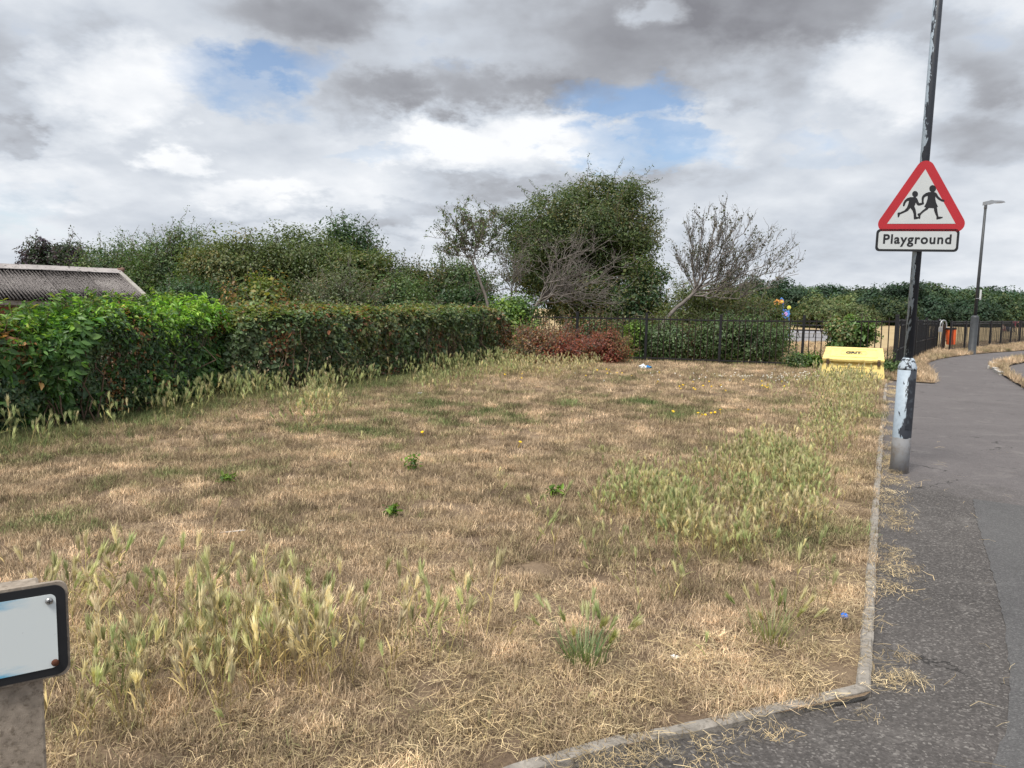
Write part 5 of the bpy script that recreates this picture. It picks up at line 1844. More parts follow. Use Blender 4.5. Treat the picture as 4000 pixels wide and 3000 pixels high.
crumple('litter_bag', G(2519, 1444, GZ), .14, [M['litterwhite'], M['litterblue']], 3, 'crumpled blue and white plastic bag on the grass by the fence')
crumple('paper_scrap', G(1640, 1543, GZ), .05, [M['litterwhite']], 5, 'white paper scrap in the long grass before the clipped hedge')
crumple('paper_scrap', G(2637, 2571, GZ), .016, [M['litterwhite']], 9, 'tiny white scrap beside the green grass tuft in the foreground')
crumple('plastic_scrap', G(2880, 1445, GZ), .11, [M['litterwhite']], 8, 'flat white plastic scrap lying below the middle fence post', flat=.15)
cap = tag(empty('bottle_cap', G(3298, 2413, GZ) + Vector((0, 0, .006))), 'bright blue bottle cap on straw near the kerb', 'bottle cap')
bm = bmesh.new()
lathe(bm, [(.0165, 0), (.0165, .009), (.0145, .012), (.004, .0125)], 20)
part('shell', bm, M['cap'], cap, False, (0, 0, 0), (R(14), R(-8), 0))
bm = bmesh.new()
lathe(bm, [(.0178, -.001), (.0178, .003), (.0168, .0035)], 20)
part('rim', bm, M['cap'], cap, False, (0, 0, 0), (R(14), R(-8), 0))
fe = tag(empty('feather', G(880, 2092, GZ) + Vector((0, 0, .022)), R(25)), 'grey and white feather lying on the dry grass', 'feather')
bm = bmesh.new()
ol = [(0, .002), (.02, .010), (.06, .014), (.10, .010), (.125, 0), (.10, -.006), (.06, -.008), (.02, -.006), (0, -.002)]
slab(bm, ol, 0, .0015)
part('vane', bm, M['litterwhite'], fe)
bm = bmesh.new()
tube(bm, [(-.03, 0, .001), (.06, .001, .003), (.12, 0, .001)], [.0022, .0018, .0006], 6)
part('quill', bm, M['palecloth'], fe)

# ------------------------------------------------------------------ grass
def proto_mesh(name, V, loops, sizes, jit, partv, mat_):
    me = np_mesh(name, V, loops, sizes, mat_)
    a_ = me.attributes.new('jit', 'FLOAT', 'FACE')
    a_.data.foreach_set('value', np.asarray(jit, dtype=np.float32))
    a_ = me.attributes.new('part', 'FLOAT', 'FACE')
    a_.data.foreach_set('value', np.asarray(partv, dtype=np.float32))
    return me


class Blades:
    def __init__(self):
        self.V, self.L, self.S, self.J, self.P = [], [], [], [], []
        self.n = 0

    def strip(self, pts, wid, side, jit, part_=0.0):
        """a ribbon along pts, tapering to a point"""
        pts = np.asarray(pts, float)
        k = len(pts)
        wd = np.asarray(wid, float)
        a_ = pts[:-1] + side * wd[:-1, None]
        b_ = pts[:-1] - side * wd[:-1, None]
        V = np.concatenate([a_, b_, pts[-1:]])
        for i in range(k - 2):
            self.L += [self.n + i, self.n + i + 1, self.n + k - 1 + i + 1, self.n + k - 1 + i]
            self.S.append(4)
            self.J.append(jit)
            self.P.append(part_)
        self.L += [self.n + k - 2, self.n + 2 * (k - 1), self.n + 2 * (k - 1) - 1]
        self.S.append(3)
        self.J.append(jit)
        self.P.append(part_)
        self.V.append(V)
        self.n += len(V)

    def mesh(self, name, mat_):
        return proto_mesh(name, np.concatenate(self.V), np.array(self.L), np.array(self.S, dtype=np.int32), self.J, self.P, mat_)


def arc(p0, az, L, lean0, bend, k=4):
    """points of a bending blade starting at p0"""
    pts = [np.array(p0, float)]
    a_ = lean0
    st_ = L / (k - 1)
    for _ in range(k - 1):
        dv = np.array([math.cos(az) * math.sin(a_), math.sin(az) * math.sin(a_), math.cos(a_)])
        pts.append(pts[-1] + dv * st_)
        a_ += bend / (k - 1)
    pts = np.array(pts)
    pts[:, 2] = np.maximum(pts[:, 2], .002)
    return pts


def turf_proto(seed, nb, rad, hlo, hhi, wd, mat_, lean=.7):
    r_ = np.random.default_rng(seed)
    b_ = Blades()
    for _ in range(nb):
        rr_ = rad * math.sqrt(r_.random())
        th = r_.random() * 6.283
        az = r_.random() * 6.283
        L = r_.uniform(hlo, hhi)
        pts = arc((rr_ * math.cos(th), rr_ * math.sin(th), 0), az, L, abs(r_.normal()) * lean, r_.uniform(.2, 1.6), 4)
        fa = az + math.pi / 2 + r_.normal() * .5
        b_.strip(pts, np.linspace(wd, wd * .35, 4), np.array([math.cos(fa), math.sin(fa), 0]), r_.random())
    return b_.mesh('turf_tuft', mat_)


def straw_proto(seed, nb, rad, llo, lhi, wd, mat_):
    r_ = np.random.default_rng(seed)
    b_ = Blades()
    for _ in range(nb):
        rr_ = rad * math.sqrt(r_.random())
        th, az = r_.random() * 6.283, r_.random() * 6.283
        L = r_.uniform(llo, lhi)
        z0, z1 = r_.uniform(.004, .03), r_.uniform(.004, .035)
        d = np.array([math.cos(az), math.sin(az), 0])
        n_ = np.array([-d[1], d[0], 0])
        t = np.linspace(-.5, .5, 4)
        bow_ = r_.normal() * .10 * L
        pts = np.array([[rr_ * math.cos(th), rr_ * math.sin(th), 0]]) + d * (t * L)[:, None] + n_ * (bow_ * (1 - 4 * t ** 2))[:, None]
        pts[:, 2] = np.linspace(z0, z1, 4) + .006 * np.sin(t * 6 + r_.random() * 6)
        tw = r_.uniform(-.6, .6)
        b_.strip(pts, np.linspace(wd, wd * .5, 4), n_ * math.cos(tw) + np.array([0, 0, math.sin(tw)]), r_.random())
    return b_.mesh('straw_bundle', mat_)


def barley_proto(seed, mat_, stems=1, hlo=.13, hhi=.30, rad=.0, thick=1.0):
    r_ = np.random.default_rng(seed)
    b_ = Blades()
    for _ in range(stems):
        th = r_.random() * 6.283
        p0 = (rad * r_.random() * math.cos(th), rad * r_.random() * math.sin(th), 0)
        az = r_.random() * 6.283
        H = r_.uniform(hlo, hhi)
        le = abs(r_.normal()) * .22
        pts = arc(p0, az, H, le, r_.uniform(.0, .45), 5)
        fa = r_.random() * 6.283
        sd_ = np.array([math.cos(fa), math.sin(fa), 0])
        jt = r_.random()
        b_.strip(np.vstack([pts, pts[-1:] + (pts[-1] - pts[-2]) * .05]), np.linspace(.0016, .0011, 6) * thick, sd_, jt)
        sd2 = np.array([-sd_[1], sd_[0], 0])
        for q in range(2):                              # leaves
            i = r_.integers(1, 4)
            la = r_.random() * 6.283
            lp_ = arc(pts[i], la, r_.uniform(.05, .11), r_.uniform(.3, .8), r_.uniform(.6, 1.8), 4)
            b_.strip(lp_, np.array([.0028, .0030, .002, .0008]) * thick, np.array([-math.sin(la), math.cos(la), 0]), r_.random())
        d = pts[-1] - pts[-2]
        d = d / np.linalg.norm(d)
        u_ = np.cross(d, [0, 0, 1.0]) + 1e-3
        u_ /= np.linalg.norm(u_)
        v_ = np.cross(d, u_)
        HL = r_.uniform(.042, .062)
        jh = r_.random()
        tip = pts[-1]
        for q in range(3):                              # the spike body
            a_ = q * 1.047 + r_.random()
            sdv = u_ * math.cos(a_) + v_ * math.sin(a_)
            hp_ = tip + d * (np.array([0, .2, .5, .8, 1.1]) * HL)[:, None]
            b_.strip(hp_, np.array([.002, .0055, .0058, .0040, .001]) * thick, sdv, jh, 1.0)
        for q in range(26):                             # awns
            a_ = r_.random() * 6.283
            sdv = u_ * math.cos(a_) + v_ * math.sin(a_)
            st_ = tip + d * HL * r_.uniform(.05, .8) + sdv * .003
            aw = d * r_.uniform(.034, .050) + sdv * r_.uniform(.005, .019)
            crs = np.cross(d, sdv)
            b_.strip(np.array([st_, st_ + aw * .5, st_ + aw]), np.array([.0022, .0016, .0005]) * thick, crs, min(1, jh + r_.uniform(0, .35)), 1.0)
    return b_.mesh('barley_stem', mat_)


DRY = [(0.0, (.72, .56, .39)), (0.22, (.60, .46, .31)), (0.42, (.45, .345, .23)), (0.58, (.36, .30, .18)), (0.75, (.27, .27, .13)), (0.9, (.19, .235, .10)), (1.0, (.14, .20, .08))]
M['turf'] = grass_mat('dry_turf', DRY, None, .25)
M['straw'] = grass_mat('bleached_straw', [(0.0, (.72, .59, .37)), (0.4, (.62, .485, .285)), (0.75, (.45, .34, .19)), (1.0, (.32, .25, .15))], None, .2)
M['barley'] = grass_mat('wild_barley', [(0.0, (.62, .49, .24)), (0.35, (.54, .43, .20)), (0.6, (.36, .36, .15)), (1.0, (.20, .26, .10))],
                        [(0.0, (.72, .62, .42)), (0.35, (.62, .56, .33)), (0.6, (.47, .48, .24)), (1.0, (.34, .40, .19))], .35)

grass_cols = {}


def protos(name, meshes):
    c_ = bpy.data.collections.new(name)
    for k, me in enumerate(meshes):
        c_.objects.link(bpy.data.objects.new('%s_%02d' % (name, k), me))
    return c_


def scatter(name, label, cat, pos, rotz, tilt, scale, tint, coll, nproto, rng, vj=.26):
    n = len(pos)
    me = bpy.data.meshes.new(name)
    me.vertices.add(n)
    me.vertices.foreach_set('co', np.ascontiguousarray(pos, dtype=np.float32).ravel())
    for nm, typ, arr, key in (('rot', 'FLOAT_VECTOR', np.stack([tilt[:, 0], tilt[:, 1], rotz], axis=1), 'vector'), ('scl', 'FLOAT', scale, 'value'), ('tint', 'FLOAT', tint, 'value'), ('val', 'FLOAT', np.exp(np.clip(rng.normal(size=n), -2, 1.6) * vj - .5 * vj * vj) * (1 + vj * 2.2 * (fbm(pos[:, 0] * 3.1, pos[:, 1] * 3.1, 29, 3) - .5)), 'value'), ('idx', 'INT', rng.integers(0, nproto, n), 'value')):
        a_ = me.attributes.new(nm, typ, 'POINT')
        a_.data.foreach_set(key, np.ascontiguousarray(arr, dtype=np.int32 if typ == 'INT' else np.float32).ravel())
    o = link(name, me)
    ng = bpy.data.node_groups.new(name, 'GeometryNodeTree')
    ng.interface.new_socket('Geometry', in_out='INPUT', socket_type='NodeSocketGeometry')
    ng.interface.new_socket('Geometry', in_out='OUTPUT', socket_type='NodeSocketGeometry')
    N = ng.nodes
    gi, go = N.new('NodeGroupInput'), N.new('NodeGroupOutput')
    ci = N.new('GeometryNodeCollectionInfo')
    ci.inputs['Collection'].default_value = coll
    ci.inputs['Separate Children'].default_value = True
    ci.inputs['Reset Children'].default_value = True
    iop = N.new('GeometryNodeInstanceOnPoints')
    iop.inputs['Pick Instance'].default_value = True

    def na(nm, typ):
        q = N.new('GeometryNodeInputNamedAttribute')
        q.data_type = typ
        q.inputs[0].default_value = nm
        return q.outputs[0]
    e2r = N.new('FunctionNodeEulerToRotation')
    lk = ng.links.new
    lk(gi.outputs[0], iop.inputs['Points'])
    lk(ci.outputs[0], iop.inputs['Instance'])
    lk(na('idx', 'INT'), iop.inputs['Instance Index'])
    lk(na('rot', 'FLOAT_VECTOR'), e2r.inputs[0])
    lk(e2r.outputs[0], iop.inputs['Rotation'])
    lk(na('scl', 'FLOAT'), iop.inputs['Scale'])
    lk(iop.outputs[0], go.inputs[0])
    md = o.modifiers.new('grow', 'NODES')
    md.node_group = ng
    return tag(o, label, cat, None, 'stuff')


GX = lambda x, y: tuple(G(x * 4000 / 2212, y * 4000 / 2212)[:2])      # 2212-wide photo pixels
vp = np.array([p[:2] for p in verge_poly])
hedge_line = [tuple(p[:2]) for p in H1] + [tuple(p[:2]) for p in H2]
kerb_line = [tuple(p[:2]) for p in KERB_L[::-1]] + [tuple(p[:2]) for p in KERB_R]


def behind_hedge(x, y):
    """true where the ground lies under or behind the hedges"""
    hx = np.array([p[0] for p in hedge_line])
    hy = np.array([p[1] for p in hedge_line])
    o_ = np.argsort(hy)
    xe = np.interp(y, hy[o_], hx[o_])
    return x < xe - 0.1


def soft(x, y, lst):
    """sum of soft patches (2212-px x, y, radius across m, radius along m, amount)"""
    t = np.zeros(len(x))
    for (px, py, rx, ry, am) in lst:
        c_ = GX(px, py)
        t += am * np.exp(-((x - c_[0]) / rx) ** 2 - ((y - c_[1]) / ry) ** 2)
    return t


def field_green(x, y):
    dh = polydist(x, y, hedge_line)
    hg_ = .50 * np.exp(-(dh / .8) ** 2) + .16 * np.exp(-(dh / 1.7) ** 2)
    g_ = hg_ * 0
    g_ += soft(x, y, [(1250, 885, 2.6, 1.3, .55), (950, 905, 1.6, 1.2, .45), (700, 930, .9, 1.0, .4), (330, 1030, .7, .6, .5), (120, 1000, .6, .5, .4), (60, 1160, .5, .4, .35), (260, 1120, .5, .3, .3), (1500, 880, 1.8, 1.0, .25),
                        (1500, 1120, .8, .7, .35), (1700, 1150, .5, .6, .3), (1780, 880, 1.0, 1.6, .35), (1650, 820, 3, .8, .3), (1740, 1420, .18, .14, .6), (1840, 985, .25, .4, .5), (1260, 1400, .12, .1, .5), (250, 1260, .3, .18, .4), (1840, 880, .8, 1.5, .25)])
    n_ = fbm(x * .9, y * .9, 5, 4)
    n2_ = fbm(x * 3.3, y * 3.3, 9, 3)
    return np.clip(hg_ * .75 + g_ * .5 * np.clip((n2_ - .36) * 4, 0, 1.4) + (n_ - .46) * .75 + (n2_ - .5) * .6 + .25 + rng.normal(size=len(x)) * .10, 0, 1)


rng = np.random.default_rng(200)


def candidates(n, ymin, ymax, pad=1.2, power=1.0):
    y = ymin + (ymax - ymin) * rng.random(n) ** power
    x = (rng.random(n) * 2 - 1) * (.70 * y + pad)
    keep_p = (.70 * y + pad) / (.70 * ymax + pad)
    k_ = rng.random(n) < keep_p
    return x[k_], y[k_]


# short turf
X, Y = [], []
for (n, a_, b_) in ((11000, 1.9, 4.2), (19000, 4.2, 7.5), (26000, 7.5, 13), (32000, 13, 25)):
    x, y = candidates(n, a_, b_)
    X.append(x)
    Y.append(y)
X, Y = np.concatenate(X), np.concatenate(Y)
ok = inpoly(X, Y, vp) & (polydist(X, Y, kerb_line) > .05) & ~(behind_hedge(X, Y) & (Y > 5))
bare = fbm(X * 2.1, Y * 2.1, 33, 4)
dk = polydist(X, Y, kerb_line)
ok &= ~((bare < .40) & (dk < .7) & (Y < 6) & (rng.random(len(X)) < .8))
ok &= ~((fbm(X * 5.5, Y * 5.5, 35, 3) < .43) & (rng.random(len(X)) < .75))
X, Y = X[ok], Y[ok]
n = len(X)
g_ = field_green(X, Y)
sc_ = (.75 + .55 * rng.random(n)) * np.interp(Y, [2, 5, 10, 22], [.85, 1.0, 1.35, 1.9]) * (1 + .35 * (g_ - .4))
pc = protos('turf_tufts', [turf_proto(300 + k, 58, .075, .018, .060, .0016, M['turf'], .8) for k in range(8)])
scatter('dry_turf', 'short parched tan and green turf covering the verge', 'grass',
        np.stack([X, Y, np.full(n, GZ - .004)], axis=1), rng.random(n) * 6.283, rng.normal(size=(n, 2)) * .08, sc_, g_, pc, 8, rng, .40)

# straw lying on the ground
X, Y = [], []
for (n, a_, b_) in ((3300, 1.9, 4.2), (3600, 4.2, 8), (2600, 8, 18)):
    x, y = candidates(n, a_, b_)
    X.append(x)
    Y.append(y)
X, Y = np.concatenate(X), np.concatenate(Y)
dk = polydist(X, Y, kerb_line)
dens = np.clip(np.exp(-(dk / .55) ** 2) * 1.0 + .55 * np.exp(-((Y - 2.6) / .9) ** 2) + (fbm(X * 1.6, Y * 1.6, 44, 4) - .52) * 1.2, 0.03, 1)
ok = inpoly(X, Y, vp) & (dk > .02) & (rng.random(len(X)) < dens) & ~(behind_hedge(X, Y) & (Y > 5))
X, Y = X[ok], Y[ok]
# straw blown against the path side of the kerb and loose wisps on the tarmac
ex, ey = [], []
line = [np.array(p[:2]) for p in KERB_L[::-1] + KERB_R[1:]]
for a_, b_ in zip(line, line[1:]):
    L = np.linalg.norm(b_ - a_)
    nn = int(L * 40)
    t = rng.random(nn)
    d = (b_ - a_) / L
    q = a_ + (b_ - a_) * t[:, None]
    ofs = np.abs(rng.normal(size=nn)) * .085 + .02
    lump_ = fbm(q[:, 0] * 2.6 + 9, q[:, 1] * 2.6, 55, 3)
    kp = rng.random(nn) < np.clip((lump_ - .42) * 5, 0, 1)
    ofs = ofs[kp]
    q = q[kp] + np.array([d[1], -d[0]]) * (ofs)[:, None]
    ex.append(q[:, 0])
    ey.append(q[:, 1])
ex, ey = np.concatenate(ex), np.concatenate(ey)
zs = np.full(len(X), GZ)
n = len(X)
pc = protos('straw_bundles', [straw_proto(400 + k, 18, .10, .03, .13, .0010, M['straw']) for k in range(8)])
scatter('straw_litter', 'bleached dry straw strewn over the verge and along the kerb', 'straw',
        np.stack([X, Y, zs], axis=1), rng.random(n) * 6.283, rng.normal(size=(n, 2)) * .05, .7 + .5 * rng.random(n), np.clip(rng.normal(.38, .22, n), 0, 1), pc, 8, rng)
n = len(ex)
pc = protos('kerb_straw', [straw_proto(450 + k, 28, .075, .015, .09, .0009, M['straw']) for k in range(8)])
scatter('kerb_straw', 'matted dry straw blown against the path side of the kerb', 'straw', np.stack([ex, ey, np.full(n, .003)], axis=1), rng.random(n) * 6.283, rng.normal(size=(n, 2)) * .06, .6 + .6 * rng.random(n), np.clip(rng.normal(.4, .25, n), 0, 1), pc, 8, rng)
# single wisps on the tarmac
X, Y = candidates(2600, 1.6, 9)
ok = inpoly(X, Y, tar) & ~inpoly(X, Y, vp) & (rng.random(len(X)) < np.exp(-polydist(X, Y, kerb_line) / .5) * .6 + .09)
X, Y = X[ok], Y[ok]
n = len(X)
pc = protos('straw_wisps', [straw_proto(430 + k, 1, .01, .04, .14, .0012, M['straw']) for k in range(8)])
scatter('straw_wisps', 'single straws scattered on the tarmac', 'straw', np.stack([X, Y, np.full(n, .009)], axis=1), rng.random(n) * 6.283, np.zeros((n, 2)), .7 + .6 * rng.random(n), np.clip(rng.normal(.35, .25, n), 0, 1), pc, 8, rng)

# wild barley stands
regions = [  # polygon (2212 px), stems per m2, tint mean, height scale
    ([(1255, 1100), (1330, 1050), (1450, 1040), (1600, 970), (1680, 965), (1770, 1010), (1805, 1080), (1790, 1170), (1700, 1225), (1560, 1240), (1480, 1210), (1380, 1190), (1290, 1170)], 760, .40, .76),
    ([(1560, 985), (1650, 950), (1790, 1010), (1800, 1080), (1680, 1090)], 300, .46, .8),
    ([(1700, 960), (1760, 860), (1780, 825), (1900, 815), (1905, 880), (1870, 960), (1850, 1000), (1750, 1010)], 260, .38, .85),
    ([(1745, 806), (1905, 806), (1905, 862), (1745, 862)], 150, .40, 1.1),
    ([(1640, 850), (1780, 815), (1760, 870), (1700, 910)], 60, .5, .9),
    ([(120, 1300), (420, 1290), (780, 1330), (1040, 1310), (1090, 1420), (1030, 1490), (780, 1530), (480, 1560), (100, 1600), (0, 1640), (0, 1320)], 270, .34, 1.1),
    ([(100, 1440), (500, 1400), (820, 1420), (800, 1560), (400, 1660), (0, 1690)], 330, .16, 1.0),
    ([(1090, 1130), (1170, 1110), (1210, 1180), (1180, 1260), (1100, 1230)], 130, .45, 1.1),
    ([(1170, 1210), (1350, 1210), (1560, 1250), (1570, 1330), (1450, 1350), (1260, 1310), (1170, 1270)], 70, .36, .95),
    ([(1620, 1330), (1760, 1300), (1790, 1360), (1730, 1450), (1620, 1440)], 120, .52, .95),
    ([(1215, 1390), (1320, 1385), (1330, 1450), (1230, 1455)], 260, .72, 1.0),
    ([(1100, 765), (1280, 765), (1310, 800), (1200, 830), (1060, 820)], 120, .30, 1.0),
    ([(880, 840), (1100, 790), (1120, 815), (900, 880)], 70, .5, 1.1),
    ([(620, 870), (720, 850), (760, 880), (740, 930), (640, 960), (590, 940)], 150, .45, 1.1),
    ([(1300, 1130), (1470, 1130), (1790, 1230), (1790, 1300), (1620, 1270), (1400, 1260)], 110, .5, .9),
]
X, Y, Z, T, Sx = [], [], [], [], []
for poly, dn, tm_, hs in regions:
    gp = [GX(*p) for p in poly]
    x0, x1 = min(p[0] for p in gp), max(p[0] for p in gp)
    y0, y1 = min(p[1] for p in gp), max(p[1] for p in gp)
    nn = int((x1 - x0) * (y1 - y0) * dn)
    x, y = rng.uniform(x0, x1, nn), rng.uniform(y0, y1, nn)
    clp = fbm(x * 3.4, y * 3.4, 66, 3)
    k_ = inpoly(x, y, gp) & (rng.random(nn) < np.clip((clp - .30) * 3.2, .05, 1) * np.clip(.12 + polydist(x, y, gp + [gp[0]]) / .32, 0, 1))
    x, y = x[k_], y[k_]
    X.append(x); Y.append(y)
    T.append(np.clip(tm_ + rng.normal(size=len(x)) * .20 + (fbm(x * 1.7, y * 1.7, 21, 3) - .5) * .7, 0, 1))
    Sx.append(hs * rng.uniform(.7, 1.2, len(x)))
# strip along the hedge foot
L = [np.array(p) for p in hedge_line]
for a_, b_ in zip(L, L[1:]):
    ln = np.linalg.norm(b_ - a_)
    nn = int(ln * 120)
    t = rng.random(nn)
    d = (b_ - a_) / (ln + 1e-6)
    q = a_ + (b_ - a_) * t[:, None] + np.array([d[1], -d[0]]) * (rng.gamma(2.0, .30, nn) - .04)[:, None]
    cl_ = fbm(q[:, 0] * 1.9, q[:, 1] * 1.9, 83, 3)
    k_ = rng.random(nn) < np.clip((cl_ - .36) * 3.4, .05, 1)
    X.append(q[k_, 0]); Y.append(q[k_, 1])
    T.append(np.clip(.66 + rng.normal(size=k_.sum()) * .2, 0, 1))
    Sx.append(rng.uniform(.85, 1.6, k_.sum()))
# stragglers everywhere
x, y = candidates(1500, 2.2, 21)
k_ = inpoly(x, y, vp) & ~behind_hedge(x, y) & (fbm(x * 1.2, y * 1.2, 91, 3) > .52)
X.append(x[k_]); Y.append(y[k_]); T.append(np.clip(rng.normal(.42, .2, k_.sum()), 0, 1)); Sx.append(rng.uniform(.5, .95, k_.sum()))
X, Y, T, Sx = map(np.concatenate, (X, Y, T, Sx))
ok = inpoly(X, Y, vp) & (polydist(X, Y, kerb_line) > .1)
X, Y, T, Sx = X[ok], Y[ok], T[ok], Sx[ok]
thick = np.interp(Y, [3, 20], [1.0, 1.0])
n = len(X)
pc = protos('barley_stems', [barley_proto(500 + k, M['barley'], 1, .13, .26) for k in range(14)])
scatter('wild_barley', 'stands of wild barley grass with bristly yellow green heads', 'grass', np.stack([X, Y, np.full(n, GZ - .003)], axis=1), rng.random(n) * 6.283, rng.normal(size=(n, 2)) * .16 + np.array([.06, .05]), Sx, T, pc, 14, rng, .12)
print('barley', n)

# leafy under-growth of the barley stands and green grass along the hedge
ux, uy, ut, us = [], [], [], []
sel = rng.random(n) < np.where(T > .45, .20, .12)
ux.append(X[sel] + rng.normal(size=sel.sum()) * .04); uy.append(Y[sel] + rng.normal(size=sel.sum()) * .04)
ut.append(np.clip(T[sel] + .05, 0, 1)); us.append(rng.uniform(.7, 1.1, sel.sum()))
for a_, b_ in zip(L, L[1:]):
    ln = np.linalg.norm(b_ - a_)
    nn = int(ln * 120)
    q = a_ + (b_ - a_) * rng.random(nn)[:, None]
    d = (b_ - a_) / (ln + 1e-6)
    q = q + np.array([d[1], -d[0]]) * (rng.gamma(1.6, .30, nn) - .05)[:, None]
    ux.append(q[:, 0]); uy.append(q[:, 1]); ut.append(np.clip(rng.normal(.80, .12, nn), 0, 1)); us.append(rng.uniform(.7, 1.4, nn))
x, y = candidates(9000, 3, 22)
g_ = field_green(x, y)
k_ = inpoly(x, y, vp) & ~behind_hedge(x, y) & (rng.random(len(x)) < np.clip((g_ - .42) * 1.6, .02, 1))
ux.append(x[k_]); uy.append(y[k_]); ut.append(np.clip(g_[k_] + .12, 0, 1)); us.append(rng.uniform(.5, .9, k_.sum()))
ux, uy, ut, us = map(np.concatenate, (ux, uy, ut, us))
ok = inpoly(ux, uy, vp) & (polydist(ux, uy, kerb_line) > .08)
ux, uy, ut, us = ux[ok], uy[ok], ut[ok], us[ok]
n = len(ux)
pc = protos('long_grass', [turf_proto(600 + k, 26, .05, .06, .15, .0020, M['turf'], .45) for k in range(8)])
scatter('long_grass', 'longer green grass blades at the hedge foot and among the barley', 'grass', np.stack([ux, uy, np.full(n, GZ - .004)], axis=1), rng.random(n) * 6.283, rng.normal(size=(n, 2)) * .1, us * .8, ut, pc, 8, rng)

# grass on the corner verge, island and along the railings
cx, cy = rng.uniform(8, 36, 26000), rng.uniform(15, 48, 26000)
k_ = inpoly(cx, cy, corner_poly)
ix, iy = rng.uniform(8, 40, 30000), rng.uniform(11, 40, 30000)
k2 = inpoly(ix, iy, isl)
X, Y = np.concatenate([cx[k_], ix[k2]]), np.concatenate([cy[k_], iy[k2]])
n = len(X)
g_ = np.clip(.28 + (fbm(X * .8, Y * .8, 12, 3) - .5) * 1.1 + rng.normal(size=n) * .08, 0, 1)
pc = protos('verge_tufts', [turf_proto(640 + k, 40, .10, .06, .20, .004, M['turf'], .5) for k in range(6)])
scatter('roadside_long_grass', 'straw coloured long grass on the path corner and along the railings', 'grass', np.stack([X, Y, np.concatenate([np.full(k_.sum(), GZ - .003), np.full(k2.sum(), .05)])], axis=1), rng.random(n) * 6.283, rng.normal(size=(n, 2)) * .1, rng.uniform(.7, 1.3, n), g_, pc, 6, rng)

# rough grass beyond the fence
X, Y = rng.uniform(-3, 16, 12000), rng.uniform(20, 40, 12000)
k_ = ~inpoly(X, Y, vp) & ~inpoly(X, Y, tar) & ~inpoly(X, Y, corner_poly) & (X < .48 * Y + 1) & (rng.random(len(X)) < np.clip((46 - Y) / 26, 0, 1))
X, Y = X[k_], Y[k_]
n = len(X)
scatter('field_grass', 'dry rough grass in the field just beyond the fence', 'grass', np.stack([X, Y, np.full(n, -.03)], axis=1), rng.random(n) * 6.283, rng.normal(size=(n, 2)) * .1, rng.uniform(.6, 1.2, n), np.clip(np.where(Y < 23.5, .62, .2) + rng.normal(size=n) * .15, 0, 1), pc, 6, rng)

# small flowers near the fence
rng = np.random.default_rng(77)
fl = []
for (px, py, sx_, sy_, nn, kind) in ((1520, 905, 60, 6, 9, 0), (1500, 843, 60, 8, 12, 0), (1330, 815, 90, 8, 9, 0), (1560, 820, 200, 10, 34, 1), (1690, 822, 90, 8, 46, 1), (1640, 845, 60, 10, 10, 0), (1740, 815, 30, 6, 16, 1), (1125, 973, 1, 1, 1, 0), (912, 953, 1, 1, 1, 0), (1100, 818, 40, 8, 5, 0)):
    for _ in range(nn):
        x, y = px + rng.normal() * sx_ * .6, py + rng.normal() * sy_ * .7
        fl.append((GX(x, max(y, 792)), kind))
for kind, nm, lab, m_, sz_ in ((0, 'yellow_flowers', 'small yellow dandelion flowers dotted in the turf', simple('dandelion_yellow', (.80, .52, .02), .8, .1, 40), .019), (1, 'white_flowers', 'small white clover and daisy flowers before the fence', simple('daisy_white', (.78, .77, .70), .8, .1, 40), .015)):
    bm = bmesh.new()
    for (p, k_) in fl:
        if k_ != kind or not inpoly(np.array([p[0]]), np.array([p[1]]), vp)[0]:
            continue
        hz_ = GZ + rng.uniform(.04, .09)
        tmp = bmesh.new()
        lathe(tmp, [(.002, -.006), (sz_ * .7, -.002), (sz_, .002), (sz_ * .8, .007), (sz_ * .3, .009)], 9)
        Mx = Matrix.Translation((p[0], p[1], hz_)) @ Matrix.Rotation(rng.normal() * .3 + .25, 4, 'X') @ Matrix.Rotation(rng.normal() * .3, 4, 'Y')
        tube(tmp, [(0, 0, -hz_ + GZ), (0, 0, -.004)], .0018, 4)
        bmesh.ops.transform(tmp, matrix=Mx, verts=tmp.verts)
        mtmp = bpy.data.meshes.new('tmp')
        tmp.to_mesh(mtmp)
        tmp.free()
        bm.from_mesh(mtmp)
        bpy.data.meshes.remove(mtmp)
    tag(link(nm, from_bm(nm, bm, m_)), lab, 'flowers', None, 'stuff')

# a few separate weeds in the turf
for k, (px, py, wd, hh_, lab) in enumerate(((1200, 1075, 30, .10, 'small bright green weed right of centre, at the left edge of the green barley'), (848, 1115, 26, .08, 'small yellow green weed in the middle of the dry turf'), (490, 1042, 24, .06, 'low green weed in the dry turf left of centre'),
                                            (890, 1018, 30, .16, 'upright spindly weed with yellow green tips left of centre'), (560, 795, 10, .1, 'x'))[:4]):
    b_ = G(px * 4000 / 2212, py * 4000 / 2212, GZ)
    r_ = np.random.default_rng(700 + k)
    root = tag(empty('weed', b_), lab, 'weed')
    n = 90
    rad = wd * 1.808 * b_.y / F_PX * .5
    pos = r_.normal(size=(n, 3)) * np.array([rad * .55, rad * .55, 0]) + np.stack([np.zeros(n), np.zeros(n), r_.random(n) * hh_], axis=1)
    nr = r_.normal(size=(n, 3)) * .5 + np.array([0, 0, 1])
    link('leaves', leaf_mesh('leaves', pos, nr, .038 * r_.lognormal(0, .3, n), .5, pick_cols(r_, n, LIMEY, .2), r_, M['leaf'], shape=6), root)
    sg = [curve_segs(r_, (r_.normal() * .01, r_.normal() * .01, 0), pos[i], .002, .001, 3, .05, .05)[0] for i in range(14)]
    link('stems', tubes_mesh('stems', np.concatenate(sg), M['twig_brown'], 4), root)


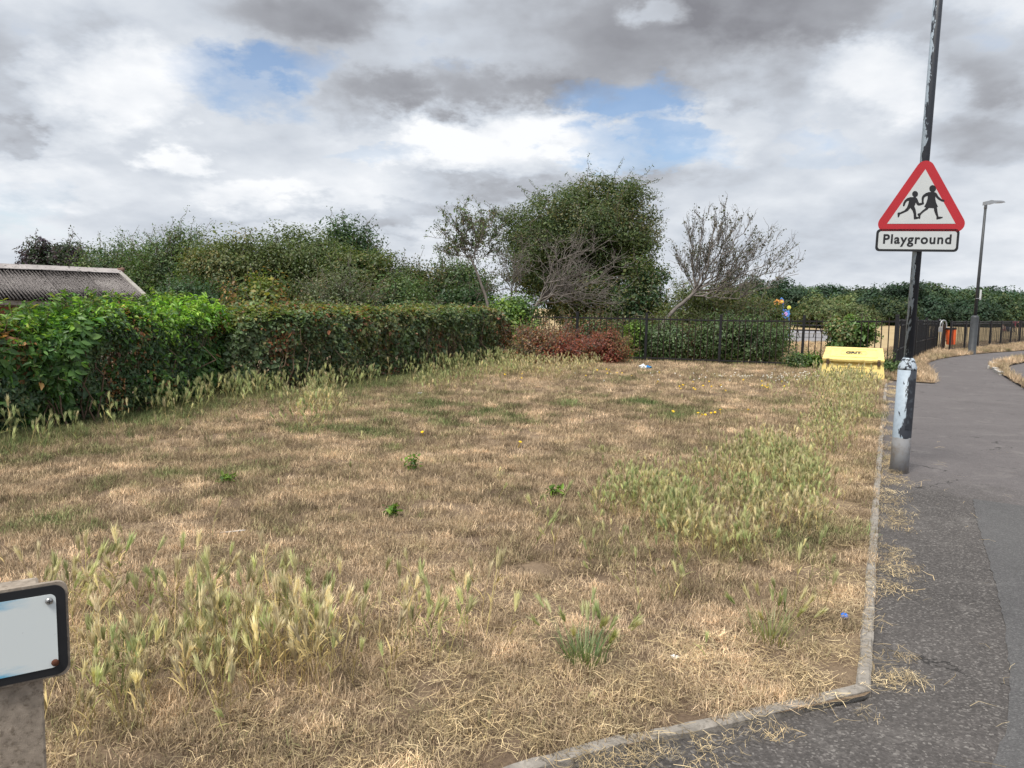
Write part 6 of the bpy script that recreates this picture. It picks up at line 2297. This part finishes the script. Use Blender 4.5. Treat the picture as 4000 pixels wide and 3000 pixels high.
# two separate green tufts in the foreground
def grass_tuft(px, py, seed, nb, nh, rad, greens, heads, label):
    b_ = G(px, py, GZ)
    r_ = np.random.default_rng(seed)
    root = tag(empty('grass_tuft', b_), label, 'grass tuft')
    bl, hds = Blades(), []
    for _ in range(nb):
        th, rr_ = r_.random() * 6.283, rad * math.sqrt(r_.random())
        az = th + r_.normal() * .6
        L_ = r_.uniform(.07, .19)
        pts = arc((rr_ * math.cos(th), rr_ * math.sin(th), 0), az, L_, .15 + 3.0 * rr_ + abs(r_.normal()) * .15, r_.uniform(.2, 1.0), 5)
        bl.strip(pts, np.array([.0020, .0022, .0018, .0012, .0005]), np.array([-math.sin(az), math.cos(az), 0]), r_.random())
    for _ in range(nh):
        th, rr_ = r_.random() * 6.283, rad * math.sqrt(r_.random())
        az = th + r_.normal() * .5
        pts = arc((rr_ * math.cos(th), rr_ * math.sin(th), 0), az, r_.uniform(.14, .24), .12 + 4.5 * rr_, r_.uniform(.1, .5), 5)
        bl.strip(pts, np.full(5, .0013), np.array([-math.sin(az), math.cos(az), 0]), r_.random())
        d = pts[-1] - pts[-2]
        d /= np.linalg.norm(d)
        u_ = np.cross(d, [0, 0, 1.0]) + 1e-3
        u_ /= np.linalg.norm(u_)
        v_ = np.cross(d, u_)
        jh = r_.random()
        hd = Blades()
        hds.append(hd)
        for q in range(3):
            a_ = q * 1.047
            hd.strip(pts[-1] + d * (np.array([0, .2, .5, .8, 1.1]) * .055)[:, None], np.array([.002, .0055, .0058, .004, .001]), u_ * math.cos(a_) + v_ * math.sin(a_), jh)
        for q in range(26):
            a_ = r_.random() * 6.283
            sdv = u_ * math.cos(a_) + v_ * math.sin(a_)
            st_ = pts[-1] + d * .055 * r_.uniform(.05, .8) + sdv * .003
            aw = d * r_.uniform(.034, .050) + sdv * r_.uniform(.005, .019)
            hd.strip(np.array([st_, st_ + aw * .5, st_ + aw]), np.array([.0022, .0016, .0005]), np.cross(d, sdv), min(1, jh + r_.uniform(0, .3)))
    for nm, B_, (c0, c1) in [('blades', bl, greens)] + [('seed_head', q, heads) for q in hds]:
        me = B_.mesh(nm, M['leaf'])
        a_ = me.attributes.new('col', 'FLOAT_COLOR', 'FACE')
        j_ = np.array(B_.J)[:, None]
        c4 = np.ones((len(j_), 4), dtype=np.float32)
        c4[:, :3] = np.array(c0) * (1 - j_) + np.array(c1) * j_
        a_.data.foreach_set('color', c4.ravel())
        link(nm, me, root)


grass_tuft(2285, 2585, 901, 120, 20, .085, ((.10, .17, .07), (.30, .33, .16)), ((.40, .44, .22), (.70, .64, .42)), 'dark green grass tuft with pale seed heads in the foreground, right of centre')
grass_tuft(3010, 2500, 902, 90, 11, .10, ((.20, .24, .10), (.44, .38, .20)), ((.36, .42, .18), (.66, .58, .36)), 'loose yellow green grass tuft near the kerb, left of the blue bottle cap')
